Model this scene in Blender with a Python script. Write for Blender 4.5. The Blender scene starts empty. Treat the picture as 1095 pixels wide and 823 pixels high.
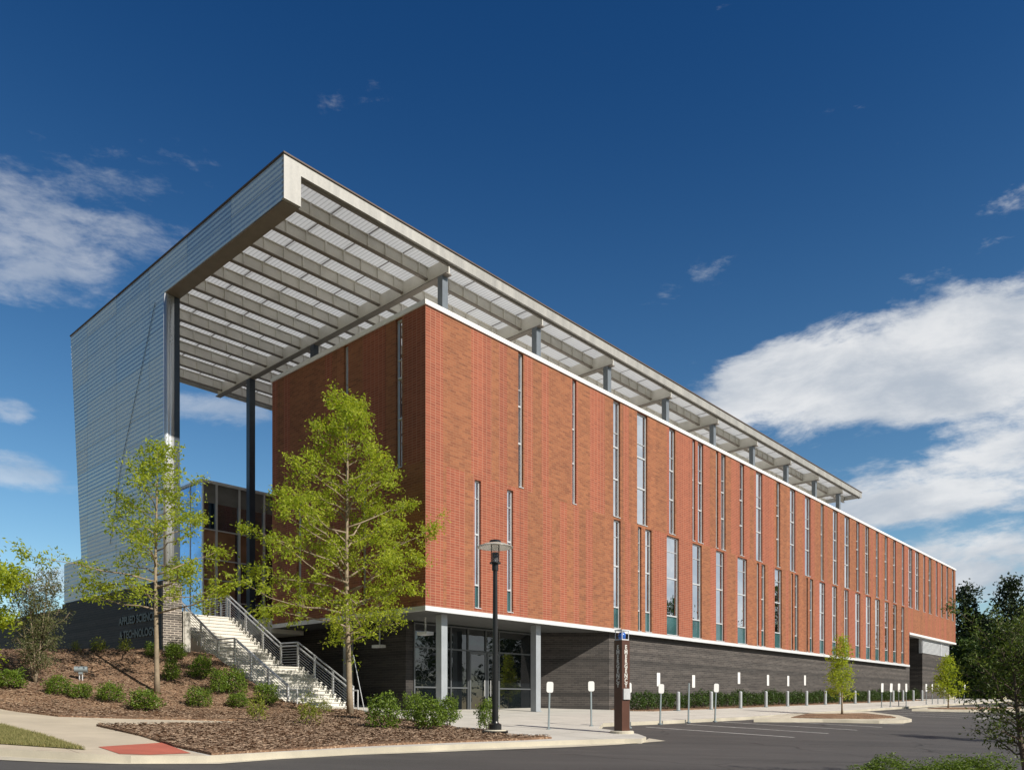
import bpy, bmesh, math, random
from mathutils import Vector, Matrix, noise as mnoise

R = math.radians
random.seed(7)
C = bpy.context.scene.collection
scene = bpy.context.scene

# ------------------------------------------------------------------ camera
CAMZ = 0.52
cam_d = bpy.data.cameras.new("camera")
cam = bpy.data.objects.new("camera", cam_d)
C.objects.link(cam)
cam.location = (0, 0, CAMZ)
cam.rotation_euler = (R(90), 0, 0)
cam_d.sensor_width = 36
cam_d.lens = 36 * 837 / 1095
cam_d.shift_y = 0.310
cam_d.clip_start = 0.1
cam_d.clip_end = 3000
scene.camera = cam

# ------------------------------------------------------------------ light
SUN_AZ, SUN_EL = R(5), R(37.5)      # off the facade's normal; height
_f, _s = Vector((0.7423, -0.6700)), Vector((0.6700, 0.7423))
_h = _f * math.cos(SUN_AZ) + _s * math.sin(SUN_AZ)
SUN_DIR = Vector((_h.x * math.cos(SUN_EL), _h.y * math.cos(SUN_EL), math.sin(SUN_EL)))
elev = math.asin(SUN_DIR.z)
azim = math.atan2(SUN_DIR.x, SUN_DIR.y)
sun_d = bpy.data.lights.new("sun", 'SUN')
sun_d.energy = 5.0
sun_d.angle = R(0.5)
sun_d.color = (1.0, 0.93, 0.82)
sun = bpy.data.objects.new("sun", sun_d)
C.objects.link(sun)
sun.location = (40, -10, 60)
sun.rotation_euler = SUN_DIR.to_track_quat('Z', 'Y').to_euler()

scene.view_settings.view_transform = 'Standard'
scene.view_settings.look = 'None'
scene.view_settings.exposure = 0.22
scene.view_settings.gamma = 1.0
scene.view_settings.use_curve_mapping = False
scene.cycles.max_bounces = 8
scene.cycles.diffuse_bounces = 5
scene.cycles.glossy_bounces = 4
scene.cycles.transparent_max_bounces = 6


class NT:
    """small node-tree helper"""
    def __init__(s, tree):
        s.t = tree
        s.n = tree.nodes
        s.l = tree.links

    def new(s, typ, **kw):
        nd = s.n.new(typ)
        for k, v in kw.items():
            setattr(nd, k, v)
        return nd

    def put(s, sock, v):
        if v is None:
            return
        if hasattr(v, 'is_output') or isinstance(v, bpy.types.NodeSocket):
            s.l.new(v, sock)
        else:
            try:
                sock.default_value = v
            except Exception:
                sock.default_value = tuple(v)

    def math(s, op, a, b=None, c=None, clamp=False):
        nd = s.new('ShaderNodeMath', operation=op, use_clamp=clamp)
        s.put(nd.inputs[0], a)
        s.put(nd.inputs[1], b)
        s.put(nd.inputs[2], c)
        return nd.outputs[0]

    def mix(s, f, a, b, blend='MIX'):
        nd = s.new('ShaderNodeMix', data_type='RGBA', blend_type=blend)
        s.put(nd.inputs['Factor'], f)
        s.put(nd.inputs[6], a)
        s.put(nd.inputs[7], b)
        return nd.outputs[2]

    def smooth(s, x, lo, hi, to0=0.0, to1=1.0):
        nd = s.new('ShaderNodeMapRange', interpolation_type='SMOOTHSTEP')
        s.put(nd.inputs[0], x)
        nd.inputs[1].default_value = lo
        nd.inputs[2].default_value = hi
        nd.inputs[3].default_value = to0
        nd.inputs[4].default_value = to1
        return nd.outputs[0]

    def noise(s, vec, scale, detail=4, rough=0.55, dist=0.0, out=0):
        nd = s.new('ShaderNodeTexNoise')
        s.put(nd.inputs['Vector'], vec)
        nd.inputs['Scale'].default_value = scale
        nd.inputs['Detail'].default_value = detail
        nd.inputs['Roughness'].default_value = rough
        nd.inputs['Distortion'].default_value = dist
        return nd.outputs[out]

    def mapping(s, vec, loc=(0, 0, 0), rot=(0, 0, 0), scale=(1, 1, 1)):
        nd = s.new('ShaderNodeMapping')
        s.put(nd.inputs['Vector'], vec)
        nd.inputs['Location'].default_value = loc
        nd.inputs['Rotation'].default_value = rot
        nd.inputs['Scale'].default_value = scale
        return nd.outputs[0]


# ------------------------------------------------------------------ world: sky and clouds
world = bpy.data.worlds.new("World")
scene.world = world
world.use_nodes = True
W = NT(world.node_tree)
W.n.clear()
out = W.new('ShaderNodeOutputWorld')
bg = W.new('ShaderNodeBackground')
bg.inputs['Strength'].default_value = 0.075
sky = W.new('ShaderNodeTexSky', sky_type='NISHITA')
sky.sun_disc = False
sky.sun_elevation = elev
sky.sun_rotation = azim
sky.air_density = 1.0
sky.dust_density = 0.3
sky.ozone_density = 2.5
hs = W.new('ShaderNodeHueSaturation')
hs.inputs['Hue'].default_value = 0.497
hs.inputs['Saturation'].default_value = 1.22
hs.inputs['Value'].default_value = 0.9
W.l.new(sky.outputs[0], hs.inputs['Color'])
tc = W.new('ShaderNodeTexCoord')
sep = W.new('ShaderNodeSeparateXYZ')
W.l.new(tc.outputs['Generated'], sep.inputs[0])
az = W.math('ARCTAN2', sep.outputs[0], sep.outputs[1])
el = W.math('ARCSINE', sep.outputs[2])
comb = W.new('ShaderNodeCombineXYZ')
W.put(comb.inputs[0], az)
W.put(comb.inputs[1], el)
ae = comb.outputs[0]
# deepen towards the zenith (polarised sky)
deep = W.smooth(el, -0.05, 0.78)
skyc = W.mix(deep, (1.75, 1.68, 1.52, 1), (0.31, 0.66, 0.95, 1))
sky_col = W.mix(1.0, hs.outputs[0], skyc, 'MULTIPLY')

warp = W.noise(ae, 3.0, 3, out=1)
wv = W.new('ShaderNodeVectorMath', operation='SCALE')
W.l.new(warp, wv.inputs[0])
wv.inputs['Scale'].default_value = 0.10
wa = W.new('ShaderNodeVectorMath', operation='ADD')
W.l.new(ae, wa.inputs[0])
W.l.new(wv.outputs[0], wa.inputs[1])
streak = W.mapping(wa.outputs[0], rot=(0, 0, R(-9)), scale=(3.0, 10.0, 1))
n1 = W.noise(streak, 1.7, 12, 0.60)
n2 = W.noise(W.mapping(wa.outputs[0], rot=(0, 0, R(-16)), loc=(3, 1, 0), scale=(9, 20, 1)), 2.4, 12, 0.66)
n3 = W.noise(W.mapping(ae, rot=(0, 0, R(-24)), loc=(7, 2, 0), scale=(16, 52, 1)), 1.6, 8, 0.6)


def blob(a, e, ra, re, rot, amp):
    """soft elliptical patch of sky round azimuth a, elevation e"""
    m = W.mapping(ae, loc=(-a, -e, 0))
    m = W.mapping(m, rot=(0, 0, R(rot)))
    m = W.mapping(m, scale=(1 / ra, 1 / re, 1))
    ln = W.new('ShaderNodeVectorMath', operation='LENGTH')
    W.l.new(m, ln.inputs[0])
    return W.smooth(ln.outputs['Value'], 0.25, 1.15, amp, 0.0)


def px_ae(px, py):
    X, Z = (px - 547.5) / 837, (751 - py) / 837
    return math.atan2(X, 1), math.atan2(Z, math.hypot(X, 1))


def pblob(px, py, rx, ry, rot, amp):
    a, e = px_ae(px, py)
    return blob(a, e, rx / 837 * 0.9, ry / 837 * 0.9, rot, amp)


mask = None
for args in [
    (960, 400, 290, 74, -5, 0.36), (1075, 372, 150, 80, 0, 0.20), (1030, 520, 250, 56, -3, 0.24), (1080, 470, 90, 30, 0, 0.12),
    (1080, 605, 260, 46, 0, 0.36), (830, 395, 110, 40, -14, 0.20), (960, 545, 120, 22, -6, 0.16),
    (90, 250, 200, 80, -8, 0.165), (20, 265, 110, 55, 0, 0.13), (120, 165, 160, 40, -10, 0.075), (15, 500, 55, 24, 0, 0.30), (14, 440, 34, 18, 0, 0.24),
    (1060, 240, 110, 28, -20, 0.17), (745, 303, 90, 24, -12, 0.15), (235, 440, 90, 24, 0, 0.26),
    (150, 532, 240, 20, 0, 0.18), (60, 620, 60, 26, 0, 0.30), (385, 95, 80, 26, -12, 0.13),
]:
    b = pblob(*args)
    mask = b if mask is None else W.math('ADD', mask, b)
for args in [(1.25, 0.28, 0.62, 0.50, 0, 0.50), (1.55, 0.62, 0.5, 0.16, -8, 0.34), (-1.35, 0.5, 0.8, 0.2, 6, 0.16), (-2.5, 0.4, 0.7, 0.25, 0, 0.2)]:
    mask = W.math('ADD', mask, blob(*args))
dens = W.math('ADD', W.math('ADD', W.math('MULTIPLY', n1, 0.56), W.math('MULTIPLY', n2, 0.36)), W.math('MULTIPLY', n3, 0.22))
dens = W.math('ADD', dens, mask)
cl = W.smooth(dens, 0.69, 0.93)
shade = W.noise(W.mapping(wa.outputs[0], loc=(0.0, 0.05, 0), scale=(3, 7, 1)), 2.0, 6, 0.6)
cloud_bright = W.mix(W.smooth(shade, 0.32, 0.68), (5.6, 6.2, 7.0, 1), (9.6, 9.7, 9.8, 1))
cl_amt = W.math('MULTIPLY', cl, W.smooth(az, -0.25, 0.22, 0.45, 0.93))
final = W.mix(cl_amt, sky_col, cloud_bright)
# sky dimmed behind the viewer, added to cut fill on the shaded left faces
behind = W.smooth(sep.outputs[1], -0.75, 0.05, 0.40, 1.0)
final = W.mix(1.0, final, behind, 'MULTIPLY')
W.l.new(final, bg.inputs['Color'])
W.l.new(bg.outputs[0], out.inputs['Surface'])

# ------------------------------------------------------------------ site geometry
DR = Vector((0.6700, 0.7423))     # along the long facade
DL = Vector((-0.7423, 0.6700))    # along the short (stair) side, away from the road
CX, CY = -3.06, 27.70             # brick corner
ANG = math.atan2(DR.y, DR.x)


def uv(u, v):
    return (CX + DR.x * u + DL.x * v, CY + DR.y * u + DL.y * v)


def to_uv(x, y):
    dx, dy = x - CX, y - CY
    return DR.x * dx + DR.y * dy, DL.x * dx + DL.y * dy


def softplus(x, k=1.0):
    x /= k
    return k * (x if x > 30 else math.log1p(math.exp(x)))


def sstep(t):
    t = max(0.0, min(1.0, t))
    return t * t * (3 - 2 * t)


def H(x, y):
    """height of the finished ground"""
    z = -0.0243 * x + 0.0402 * y - 1.295 + 0.05 * softplus(-(x + 4), 1.2)
    u, v = to_uv(x, y)
    z = 0.9 - softplus(0.9 - z, 0.12)
    if u < -2.5 and v > 1:
        t = (v - 1) / 7
        m = 1.72 * t ** 1.4 if t < 1 else max(0.3, 1.72 - 0.07 * (v - 8))
        z += m * sstep((-2.5 - u) / 1.2) * max(0.35, min(1.0, 1 + 0.042 * (u + 5.7)))
    return z


def P(px, py, off=0.0):
    """where the photograph's pixel meets the ground (plus off)"""
    a, b = (px - 547.5) / 837, (751 - py) / 837
    y = 6.0
    while y < 160:
        if CAMZ + b * y <= H(a * y, y) + off:
            break
        y += 0.05
    return (a * y, y)


def Gz(x, y, off=0.0):
    return (x, y, H(x, y) + off)


# ------------------------------------------------------------------ mesh helpers
def tag(o, label=None, cat=None, group=None, kind=None):
    if label:
        o['label'] = label
    if cat:
        o['category'] = cat
    if group:
        o['group'] = group
    if kind:
        o['kind'] = kind
    return o


def empty(name, loc, rz=0.0):
    o = bpy.data.objects.new(name, None)
    o.empty_display_size = 0.3
    C.objects.link(o)
    o.location = loc
    o.rotation_euler = (0, 0, rz)
    return o


class MB:
    def __init__(s):
        s.v, s.f = [], []

    def box(s, x0, x1, y0, y1, z0, z1):
        b = len(s.v)
        s.v += [(x0, y0, z0), (x1, y0, z0), (x1, y1, z0), (x0, y1, z0), (x0, y0, z1), (x1, y0, z1), (x1, y1, z1), (x0, y1, z1)]
        s.f += [(b, b + 3, b + 2, b + 1), (b + 4, b + 5, b + 6, b + 7), (b, b + 1, b + 5, b + 4), (b + 1, b + 2, b + 6, b + 5), (b + 2, b + 3, b + 7, b + 6), (b + 3, b, b + 4, b + 7)]
        return s

    def poly(s, pts):
        b = len(s.v)
        s.v += [tuple(p) for p in pts]
        s.f.append(tuple(range(b, b + len(pts))))
        return s

    def prism(s, pts, axis, a, b_):
        """pts: 2-D outline; axis: the index extruded from a to b_"""
        n = len(pts)

        def mk(p, t):
            q = list(p)
            q.insert(axis, t)
            return tuple(q)
        b = len(s.v)
        s.v += [mk(p, a) for p in pts] + [mk(p, b_) for p in pts]
        s.f.append(tuple(range(b, b + n)))
        s.f.append(tuple(range(b + 2 * n - 1, b + n - 1, -1)))
        for i in range(n):
            j = (i + 1) % n
            s.f.append((b + i, b + n + i, b + n + j, b + j))
        return s

    def tube(s, p, q, r0, r1=None, n=8, caps=True):
        r1 = r0 if r1 is None else r1
        p, q = Vector(p), Vector(q)
        d = (q - p)
        if d.length < 1e-6:
            return s
        d.normalize()
        a = d.orthogonal().normalized()
        c = d.cross(a)
        b = len(s.v)
        for (o, r) in ((p, r0), (q, r1)):
            for i in range(n):
                t = 2 * math.pi * i / n
                s.v.append(tuple(o + a * (math.cos(t) * r) + c * (math.sin(t) * r)))
        for i in range(n):
            j = (i + 1) % n
            s.f.append((b + i, b + j, b + n + j, b + n + i))
        if caps:
            s.f.append(tuple(range(b + n - 1, b - 1, -1)))
            s.f.append(tuple(range(b + n, b + 2 * n)))
        return s

    def path(s, pts, radii, n=7):
        """a bent tapering tube"""
        pts = [Vector(p) for p in pts]
        b = len(s.v)
        prev = None
        for k, p in enumerate(pts):
            d = (pts[min(k + 1, len(pts) - 1)] - pts[max(k - 1, 0)]).normalized()
            if prev is None:
                a = d.orthogonal().normalized()
            else:
                a = (prev - d * prev.dot(d)).normalized()
            prev = a
            c = d.cross(a)
            for i in range(n):
                t = 2 * math.pi * i / n
                s.v.append(tuple(p + (a * math.cos(t) + c * math.sin(t)) * radii[k]))
        for k in range(len(pts) - 1):
            for i in range(n):
                j = (i + 1) % n
                s.f.append((b + k * n + i, b + k * n + j, b + (k + 1) * n + j, b + (k + 1) * n + i))
        s.f.append(tuple(range(b + n - 1, b - 1, -1)))
        e = b + (len(pts) - 1) * n
        s.f.append(tuple(range(e, e + n)))
        return s

    def lathe(s, prof, n=20, o=(0, 0, 0)):
        b = len(s.v)
        for (r, z) in prof:
            for i in range(n):
                t = 2 * math.pi * i / n
                s.v.append((o[0] + r * math.cos(t), o[1] + r * math.sin(t), o[2] + z))
        for k in range(len(prof) - 1):
            for i in range(n):
                j = (i + 1) % n
                s.f.append((b + k * n + i, b + k * n + j, b + (k + 1) * n + j, b + (k + 1) * n + i))
        return s

    def mesh(s, name, mat, smooth=False):
        me = bpy.data.meshes.new(name)
        me.from_pydata(s.v, [], s.f)
        if mat:
            me.materials.append(mat)
        if smooth:
            me.polygons.foreach_set('use_smooth', [True] * len(me.polygons))
        me.update()
        return me

    def build(s, name, mat, parent=None, smooth=False, loc=None):
        o = bpy.data.objects.new(name, s.mesh(name, mat, smooth))
        C.objects.link(o)
        if parent:
            o.parent = parent
        if loc:
            o.location = loc
        return o


def copy_tree(o, parent=None):
    c = o.copy()
    C.objects.link(c)
    c.parent = parent
    for ch in o.children:
        copy_tree(ch, c)
    return c


def sheet(name, poly, off, mat, skirt=0.0, step=1.0, rough=0.0, hf=H, rough_scale=1.3, skirt_mat=None):
    """a ground surface: outline in plan, laid over the terrain"""
    bm = bmesh.new()
    vs = [bm.verts.new((p[0], p[1], 0)) for p in poly]
    bm.faces.new(vs)
    bmesh.ops.triangulate(bm, faces=bm.faces[:])
    xs = [p[0] for p in poly]
    ys = [p[1] for p in poly]
    for ax, lo, hi in ((0, min(xs), max(xs)), (1, min(ys), max(ys))):
        k = math.floor(lo / step) + 1
        while k * step < hi:
            co = [0, 0, 0]
            no = [0, 0, 0]
            co[ax] = k * step
            no[ax] = 1
            bmesh.ops.bisect_plane(bm, geom=bm.verts[:] + bm.edges[:] + bm.faces[:], dist=1e-5, plane_co=co, plane_no=no)
            k += 1
    bmesh.ops.triangulate(bm, faces=[f for f in bm.faces if len(f.verts) > 4])
    for f in bm.faces:
        f.normal_update()
        if f.normal.z < 0:
            f.normal_flip()
    for v in bm.verts:
        z = hf(v.co.x, v.co.y) + off
        if rough:
            z += rough * (mnoise.noise((v.co.x * rough_scale, v.co.y * rough_scale, 0)) + 0.5 * mnoise.noise((v.co.x * 3.1 * rough_scale, v.co.y * 3.1 * rough_scale, 4)))
        v.co.z = z
    if skirt:
        ed = [e for e in bm.edges if e.is_boundary]
        for e in ed:
            a, b = e.verts
            c = bm.verts.new((b.co.x, b.co.y, b.co.z - skirt))
            d = bm.verts.new((a.co.x, a.co.y, a.co.z - skirt))
            nf = bm.faces.new((a, b, c, d))
            if skirt_mat:
                nf.material_index = 1
        bmesh.ops.recalc_face_normals(bm, faces=bm.faces[:])
    me = bpy.data.meshes.new(name)
    bm.to_mesh(me)
    bm.free()
    me.materials.append(mat)
    if skirt_mat:
        me.materials.append(skirt_mat)
    o = bpy.data.objects.new(name, me)
    C.objects.link(o)
    return o


# ------------------------------------------------------------------ materials
def new_mat(name):
    m = bpy.data.materials.new(name)
    m.use_nodes = True
    t = NT(m.node_tree)
    bsdf = t.n['Principled BSDF']
    return m, t, bsdf


def rgb(c):
    return (c[0], c[1], c[2], 1.0)


def bump(t, bsdf, height, strength, dist=0.01):
    b = t.new('ShaderNodeBump')
    b.inputs['Strength'].default_value = strength
    b.inputs['Distance'].default_value = dist
    t.put(b.inputs['Height'], height)
    t.l.new(b.outputs[0], bsdf.inputs['Normal'])
    return b


def plain(name, col, rough=0.6, metal=0.0, var=0.12, scale=3.0, bmp=0.0, spec=0.5, fine=40.0):
    m, t, b = new_mat(name)
    tcn = t.new('ShaderNodeTexCoord')
    n = t.noise(tcn.outputs['Object'], scale, 5, 0.6)
    n2 = t.noise(tcn.outputs['Object'], fine, 3, 0.6)
    lo = [max(0, c * (1 - var)) for c in col]
    hi = [min(1, c * (1 + var)) for c in col]
    f = t.math('ADD', t.math('MULTIPLY', n, 0.65), t.math('MULTIPLY', n2, 0.35))
    c = t.mix(t.smooth(f, 0.3, 0.7), rgb(lo), rgb(hi))
    t.l.new(c, b.inputs['Base Color'])
    b.inputs['Roughness'].default_value = rough
    b.inputs['Metallic'].default_value = metal
    b.inputs['Specular IOR Level'].default_value = spec
    if bmp:
        bump(t, b, n2, bmp)
    return m


def brick_coords(t):
    tcn = t.new('ShaderNodeTexCoord')
    sp = t.new('ShaderNodeSeparateXYZ')
    t.l.new(tcn.outputs['Object'], sp.inputs[0])
    w = t.math('SUBTRACT', sp.outputs[0], sp.outputs[1])
    cb = t.new('ShaderNodeCombineXYZ')
    t.put(cb.inputs[0], w)
    t.put(cb.inputs[1], sp.outputs[2])
    return tcn, sp, w, cb.outputs[0]


def brick_tex(t, vec, c1, c2, mortar, bw=0.203, rh=0.0677, ms=0.0065, bias=0.0, offs=0.5):
    n = t.new('ShaderNodeTexBrick')
    t.l.new(vec, n.inputs['Vector'])
    n.inputs['Color1'].default_value = rgb(c1)
    n.inputs['Color2'].default_value = rgb(c2)
    n.inputs['Mortar'].default_value = rgb(mortar)
    n.inputs['Scale'].default_value = 1.0
    n.inputs['Mortar Size'].default_value = ms
    n.inputs['Mortar Smooth'].default_value = 0.1
    n.inputs['Bias'].default_value = bias
    n.inputs['Brick Width'].default_value = bw
    n.inputs['Row Height'].default_value = rh
    n.offset = offs
    return n


def mat_red_brick():
    m, t, b = new_mat('red_orange_brick')
    tcn, sp, w, vec = brick_coords(t)
    up = t.math('GREATER_THAN', sp.outputs[2], 9.1)
    ww = t.math('ADD', t.math('MULTIPLY', w, 2.0), t.math('MULTIPLY', up, 37.3))
    vo = t.new('ShaderNodeTexVoronoi', voronoi_dimensions='1D', feature='F1')
    t.l.new(ww, vo.inputs['W'])
    vo.inputs['Scale'].default_value = 1.0
    sc = t.new('ShaderNodeSeparateColor')
    t.l.new(vo.outputs['Color'], sc.inputs[0])
    redm = t.math('GREATER_THAN', sc.outputs[0], 0.50)
    near = t.math('LESS_THAN', t.math('ABSOLUTE', t.math('SUBTRACT', w, 0.35)), 0.5)
    redm = t.math('MAXIMUM', redm, near)
    A = brick_tex(t, vec, (0.330, 0.130, 0.065), (0.235, 0.088, 0.048), (0.35, 0.20, 0.115), bw=0.3, rh=0.095, ms=0.006)
    B = brick_tex(t, vec, (0.330, 0.096, 0.055), (0.255, 0.072, 0.043), (0.39, 0.20, 0.13), bw=0.24, rh=0.095, ms=0.011, offs=0.0)
    col = t.mix(redm, A.outputs['Color'], B.outputs['Color'])
    # single darker, flashed bricks, and movement joints
    cell = t.new('ShaderNodeCombineXYZ')
    row = t.math('FLOOR', t.math('MULTIPLY', sp.outputs[2], 1 / 0.095))
    t.put(cell.inputs[0], t.math('FLOOR', t.math('ADD', t.math('MULTIPLY', w, 1 / 0.3), t.math('MULTIPLY', row, 0.5))))
    t.put(cell.inputs[1], row)
    wn = t.new('ShaderNodeTexWhiteNoise', noise_dimensions='3D')
    t.l.new(cell.outputs[0], wn.inputs['Vector'])
    big = t.noise(t.mapping(vec, scale=(0.8, 2.2, 1)), 1.2, 5, 0.6)
    fl = t.math('GREATER_THAN', t.math('ADD', wn.outputs['Value'], t.math('MULTIPLY', big, 0.22)), 0.99)
    fl = t.math('MULTIPLY', fl, t.math('SUBTRACT', 1.0, t.math('MULTIPLY', redm, 0.7)))
    col = t.mix(t.math('MULTIPLY', fl, 0.18), col, (0.085, 0.048, 0.036, 1))
    mj = t.math('LESS_THAN', t.math('FRACT', t.math('ADD', t.math('MULTIPLY', w, 1 / 7.3), 0.31)), 0.0035)
    col = t.mix(mj, col, (0.13, 0.065, 0.045, 1))
    # per-band tint
    tint = t.mix(sc.outputs[1], (0.90, 0.91, 0.92, 1), (1.06, 1.04, 1.03, 1))
    col = t.mix(1.0, col, tint, 'MULTIPLY')
    t.l.new(col, b.inputs['Base Color'])
    b.inputs['Roughness'].default_value = 0.85
    b.inputs['Specular IOR Level'].default_value = 0.25
    bump(t, b, t.math('SUBTRACT', 1.0, t.mix(redm, A.outputs['Fac'], B.outputs['Fac'])), 0.5, 0.012)
    return m


def mat_dark_brick(name, k=1.0, bw=0.4, rh=0.10, ms=0.009, mort=None):
    m, t, b = new_mat(name)
    tcn, sp, w, vec = brick_coords(t)
    A = brick_tex(t, vec, (0.115 * k, 0.102 * k, 0.095 * k), (0.062 * k, 0.055 * k, 0.053 * k), mort or (0.19 * k, 0.175 * k, 0.16 * k), bw=bw, rh=rh, ms=ms)
    big = t.noise(t.mapping(vec, scale=(0.35, 5.0, 1)), 1.0, 6, 0.6)
    col = t.mix(t.smooth(big, 0.35, 0.7), A.outputs['Color'], t.mix(1.0, A.outputs['Color'], (0.68, 0.66, 0.66, 1), 'MULTIPLY'))
    # courses of differing tone
    cr = t.new('ShaderNodeTexWhiteNoise', noise_dimensions='1D')
    t.l.new(t.math('FLOOR', t.math('MULTIPLY', sp.outputs[2], 1 / 0.2)), cr.inputs['W'])
    col = t.mix(1.0, col, t.mix(cr.outputs[0], (0.62, 0.62, 0.62, 1), (1.36, 1.33, 1.30, 1)), 'MULTIPLY')
    t.l.new(col, b.inputs['Base Color'])
    b.inputs['Roughness'].default_value = 0.7
    bump(t, b, t.math('SUBTRACT', 1.0, A.outputs['Fac']), 0.6, 0.012)
    return m


def mat_glass(name, tint, refl=0.0, rough=0.015, wob=0.02, ior=1.9, mirror=0.0, mcol=(0.9, 0.95, 1.0)):
    """glazing seen by day: dark body, mirror-like coat"""
    m, t, b = new_mat(name)
    tcn = t.new('ShaderNodeTexCoord')
    n = t.noise(tcn.outputs['Object'], 0.8, 2, 0.5)
    t.l.new(t.mix(t.smooth(n, 0.3, 0.7), rgb([c * 0.75 for c in tint]), rgb([c * 1.25 for c in tint])), b.inputs['Base Color'])
    b.inputs['Roughness'].default_value = rough
    b.inputs['IOR'].default_value = ior
    b.inputs['Metallic'].default_value = refl
    bp = bump(t, b, t.noise(tcn.outputs['Object'], 1.1, 2, 0.5), wob, 0.3)
    if mirror:
        g = t.new('ShaderNodeBsdfGlossy')
        g.inputs['Color'].default_value = rgb(mcol)
        g.inputs['Roughness'].default_value = rough
        t.l.new(bp.outputs[0], g.inputs['Normal'])
        mx = t.new('ShaderNodeMixShader')
        mx.inputs[0].default_value = mirror
        t.l.new(b.outputs[0], mx.inputs[1])
        t.l.new(g.outputs[0], mx.inputs[2])
        t.l.new(mx.outputs[0], t.n['Material Output'].inputs['Surface'])
    return m


def mat_leaf(name, a, b_, trans=0.35, rough=0.5):
    m, t, b = new_mat(name)
    g = t.new('ShaderNodeNewGeometry')
    cr = t.mix(g.outputs['Random Per Island'], rgb(a), rgb(b_))
    t.l.new(cr, b.inputs['Base Color'])
    b.inputs['Roughness'].default_value = rough
    b.inputs['Specular IOR Level'].default_value = 0.3
    tr = t.new('ShaderNodeBsdfTranslucent')
    t.l.new(t.mix(1.0, cr, (1.25, 1.2, 0.6, 1), 'MULTIPLY'), tr.inputs['Color'])
    mx = t.new('ShaderNodeMixShader')
    mx.inputs[0].default_value = trans
    t.l.new(b.outputs[0], mx.inputs[1])
    t.l.new(tr.outputs[0], mx.inputs[2])
    t.l.new(mx.outputs[0], t.n['Material Output'].inputs['Surface'])
    return m


def mat_mulch():
    m, t, b = new_mat('mulch')
    tcn = t.new('ShaderNodeTexCoord')
    o = tcn.outputs['Object']
    n1_ = t.noise(o, 0.7, 4, 0.6)
    vor = t.new('ShaderNodeTexVoronoi', feature='F1')
    t.l.new(t.mapping(o, scale=(1, 1, 1)), vor.inputs['Vector'])
    vor.inputs['Scale'].default_value = 30
    s = t.new('ShaderNodeSeparateColor')
    t.l.new(vor.outputs['Color'], s.inputs[0])
    c = t.mix(s.outputs[0], (0.125, 0.078, 0.052, 1), (0.275, 0.182, 0.122, 1))
    c = t.mix(t.smooth(s.outputs[1], 0.86, 0.92), c, (0.40, 0.30, 0.21, 1))
    c = t.mix(1.0, c, t.mix(t.smooth(n1_, 0.3, 0.7), (0.75, 0.72, 0.72, 1), (1.15, 1.1, 1.05, 1)), 'MULTIPLY')
    t.l.new(c, b.inputs['Base Color'])
    b.inputs['Roughness'].default_value = 0.95
    b.inputs['Specular IOR Level'].default_value = 0.1
    bump(t, b, t.math('ADD', vor.outputs['Distance'], t.noise(o, 30, 4)), 0.6, 0.02)
    return m


def mat_concrete(name, col, joints=1.5, stain=0.12):
    m, t, b = new_mat(name)
    tcn = t.new('ShaderNodeTexCoord')
    o = tcn.outputs['Object']
    n = t.noise(o, 0.8, 7, 0.62)
    n2 = t.noise(o, 55, 3, 0.6)
    f = t.math('ADD', t.math('MULTIPLY', n, 0.75), t.math('MULTIPLY', n2, 0.25))
    c = t.mix(t.smooth(f, 0.32, 0.7), rgb([k * (1 - stain) for k in col]), rgb([min(1, k * (1 + stain * 0.7)) for k in col]))
    if joints:
        r = t.mapping(o, rot=(0, 0, -ANG))
        br = t.new('ShaderNodeTexBrick')
        t.l.new(r, br.inputs['Vector'])
        br.offset = 0.0
        br.inputs['Scale'].default_value = 1.0
        br.inputs['Brick Width'].default_value = joints
        br.inputs['Row Height'].default_value = joints
        br.inputs['Mortar Size'].default_value = 0.012
        c = t.mix(br.outputs['Fac'], c, t.mix(1.0, c, (0.55, 0.53, 0.5, 1), 'MULTIPLY'))
    t.l.new(c, b.inputs['Base Color'])
    b.inputs['Roughness'].default_value = 0.85
    bump(t, b, n2, 0.15, 0.006)
    return m


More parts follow.
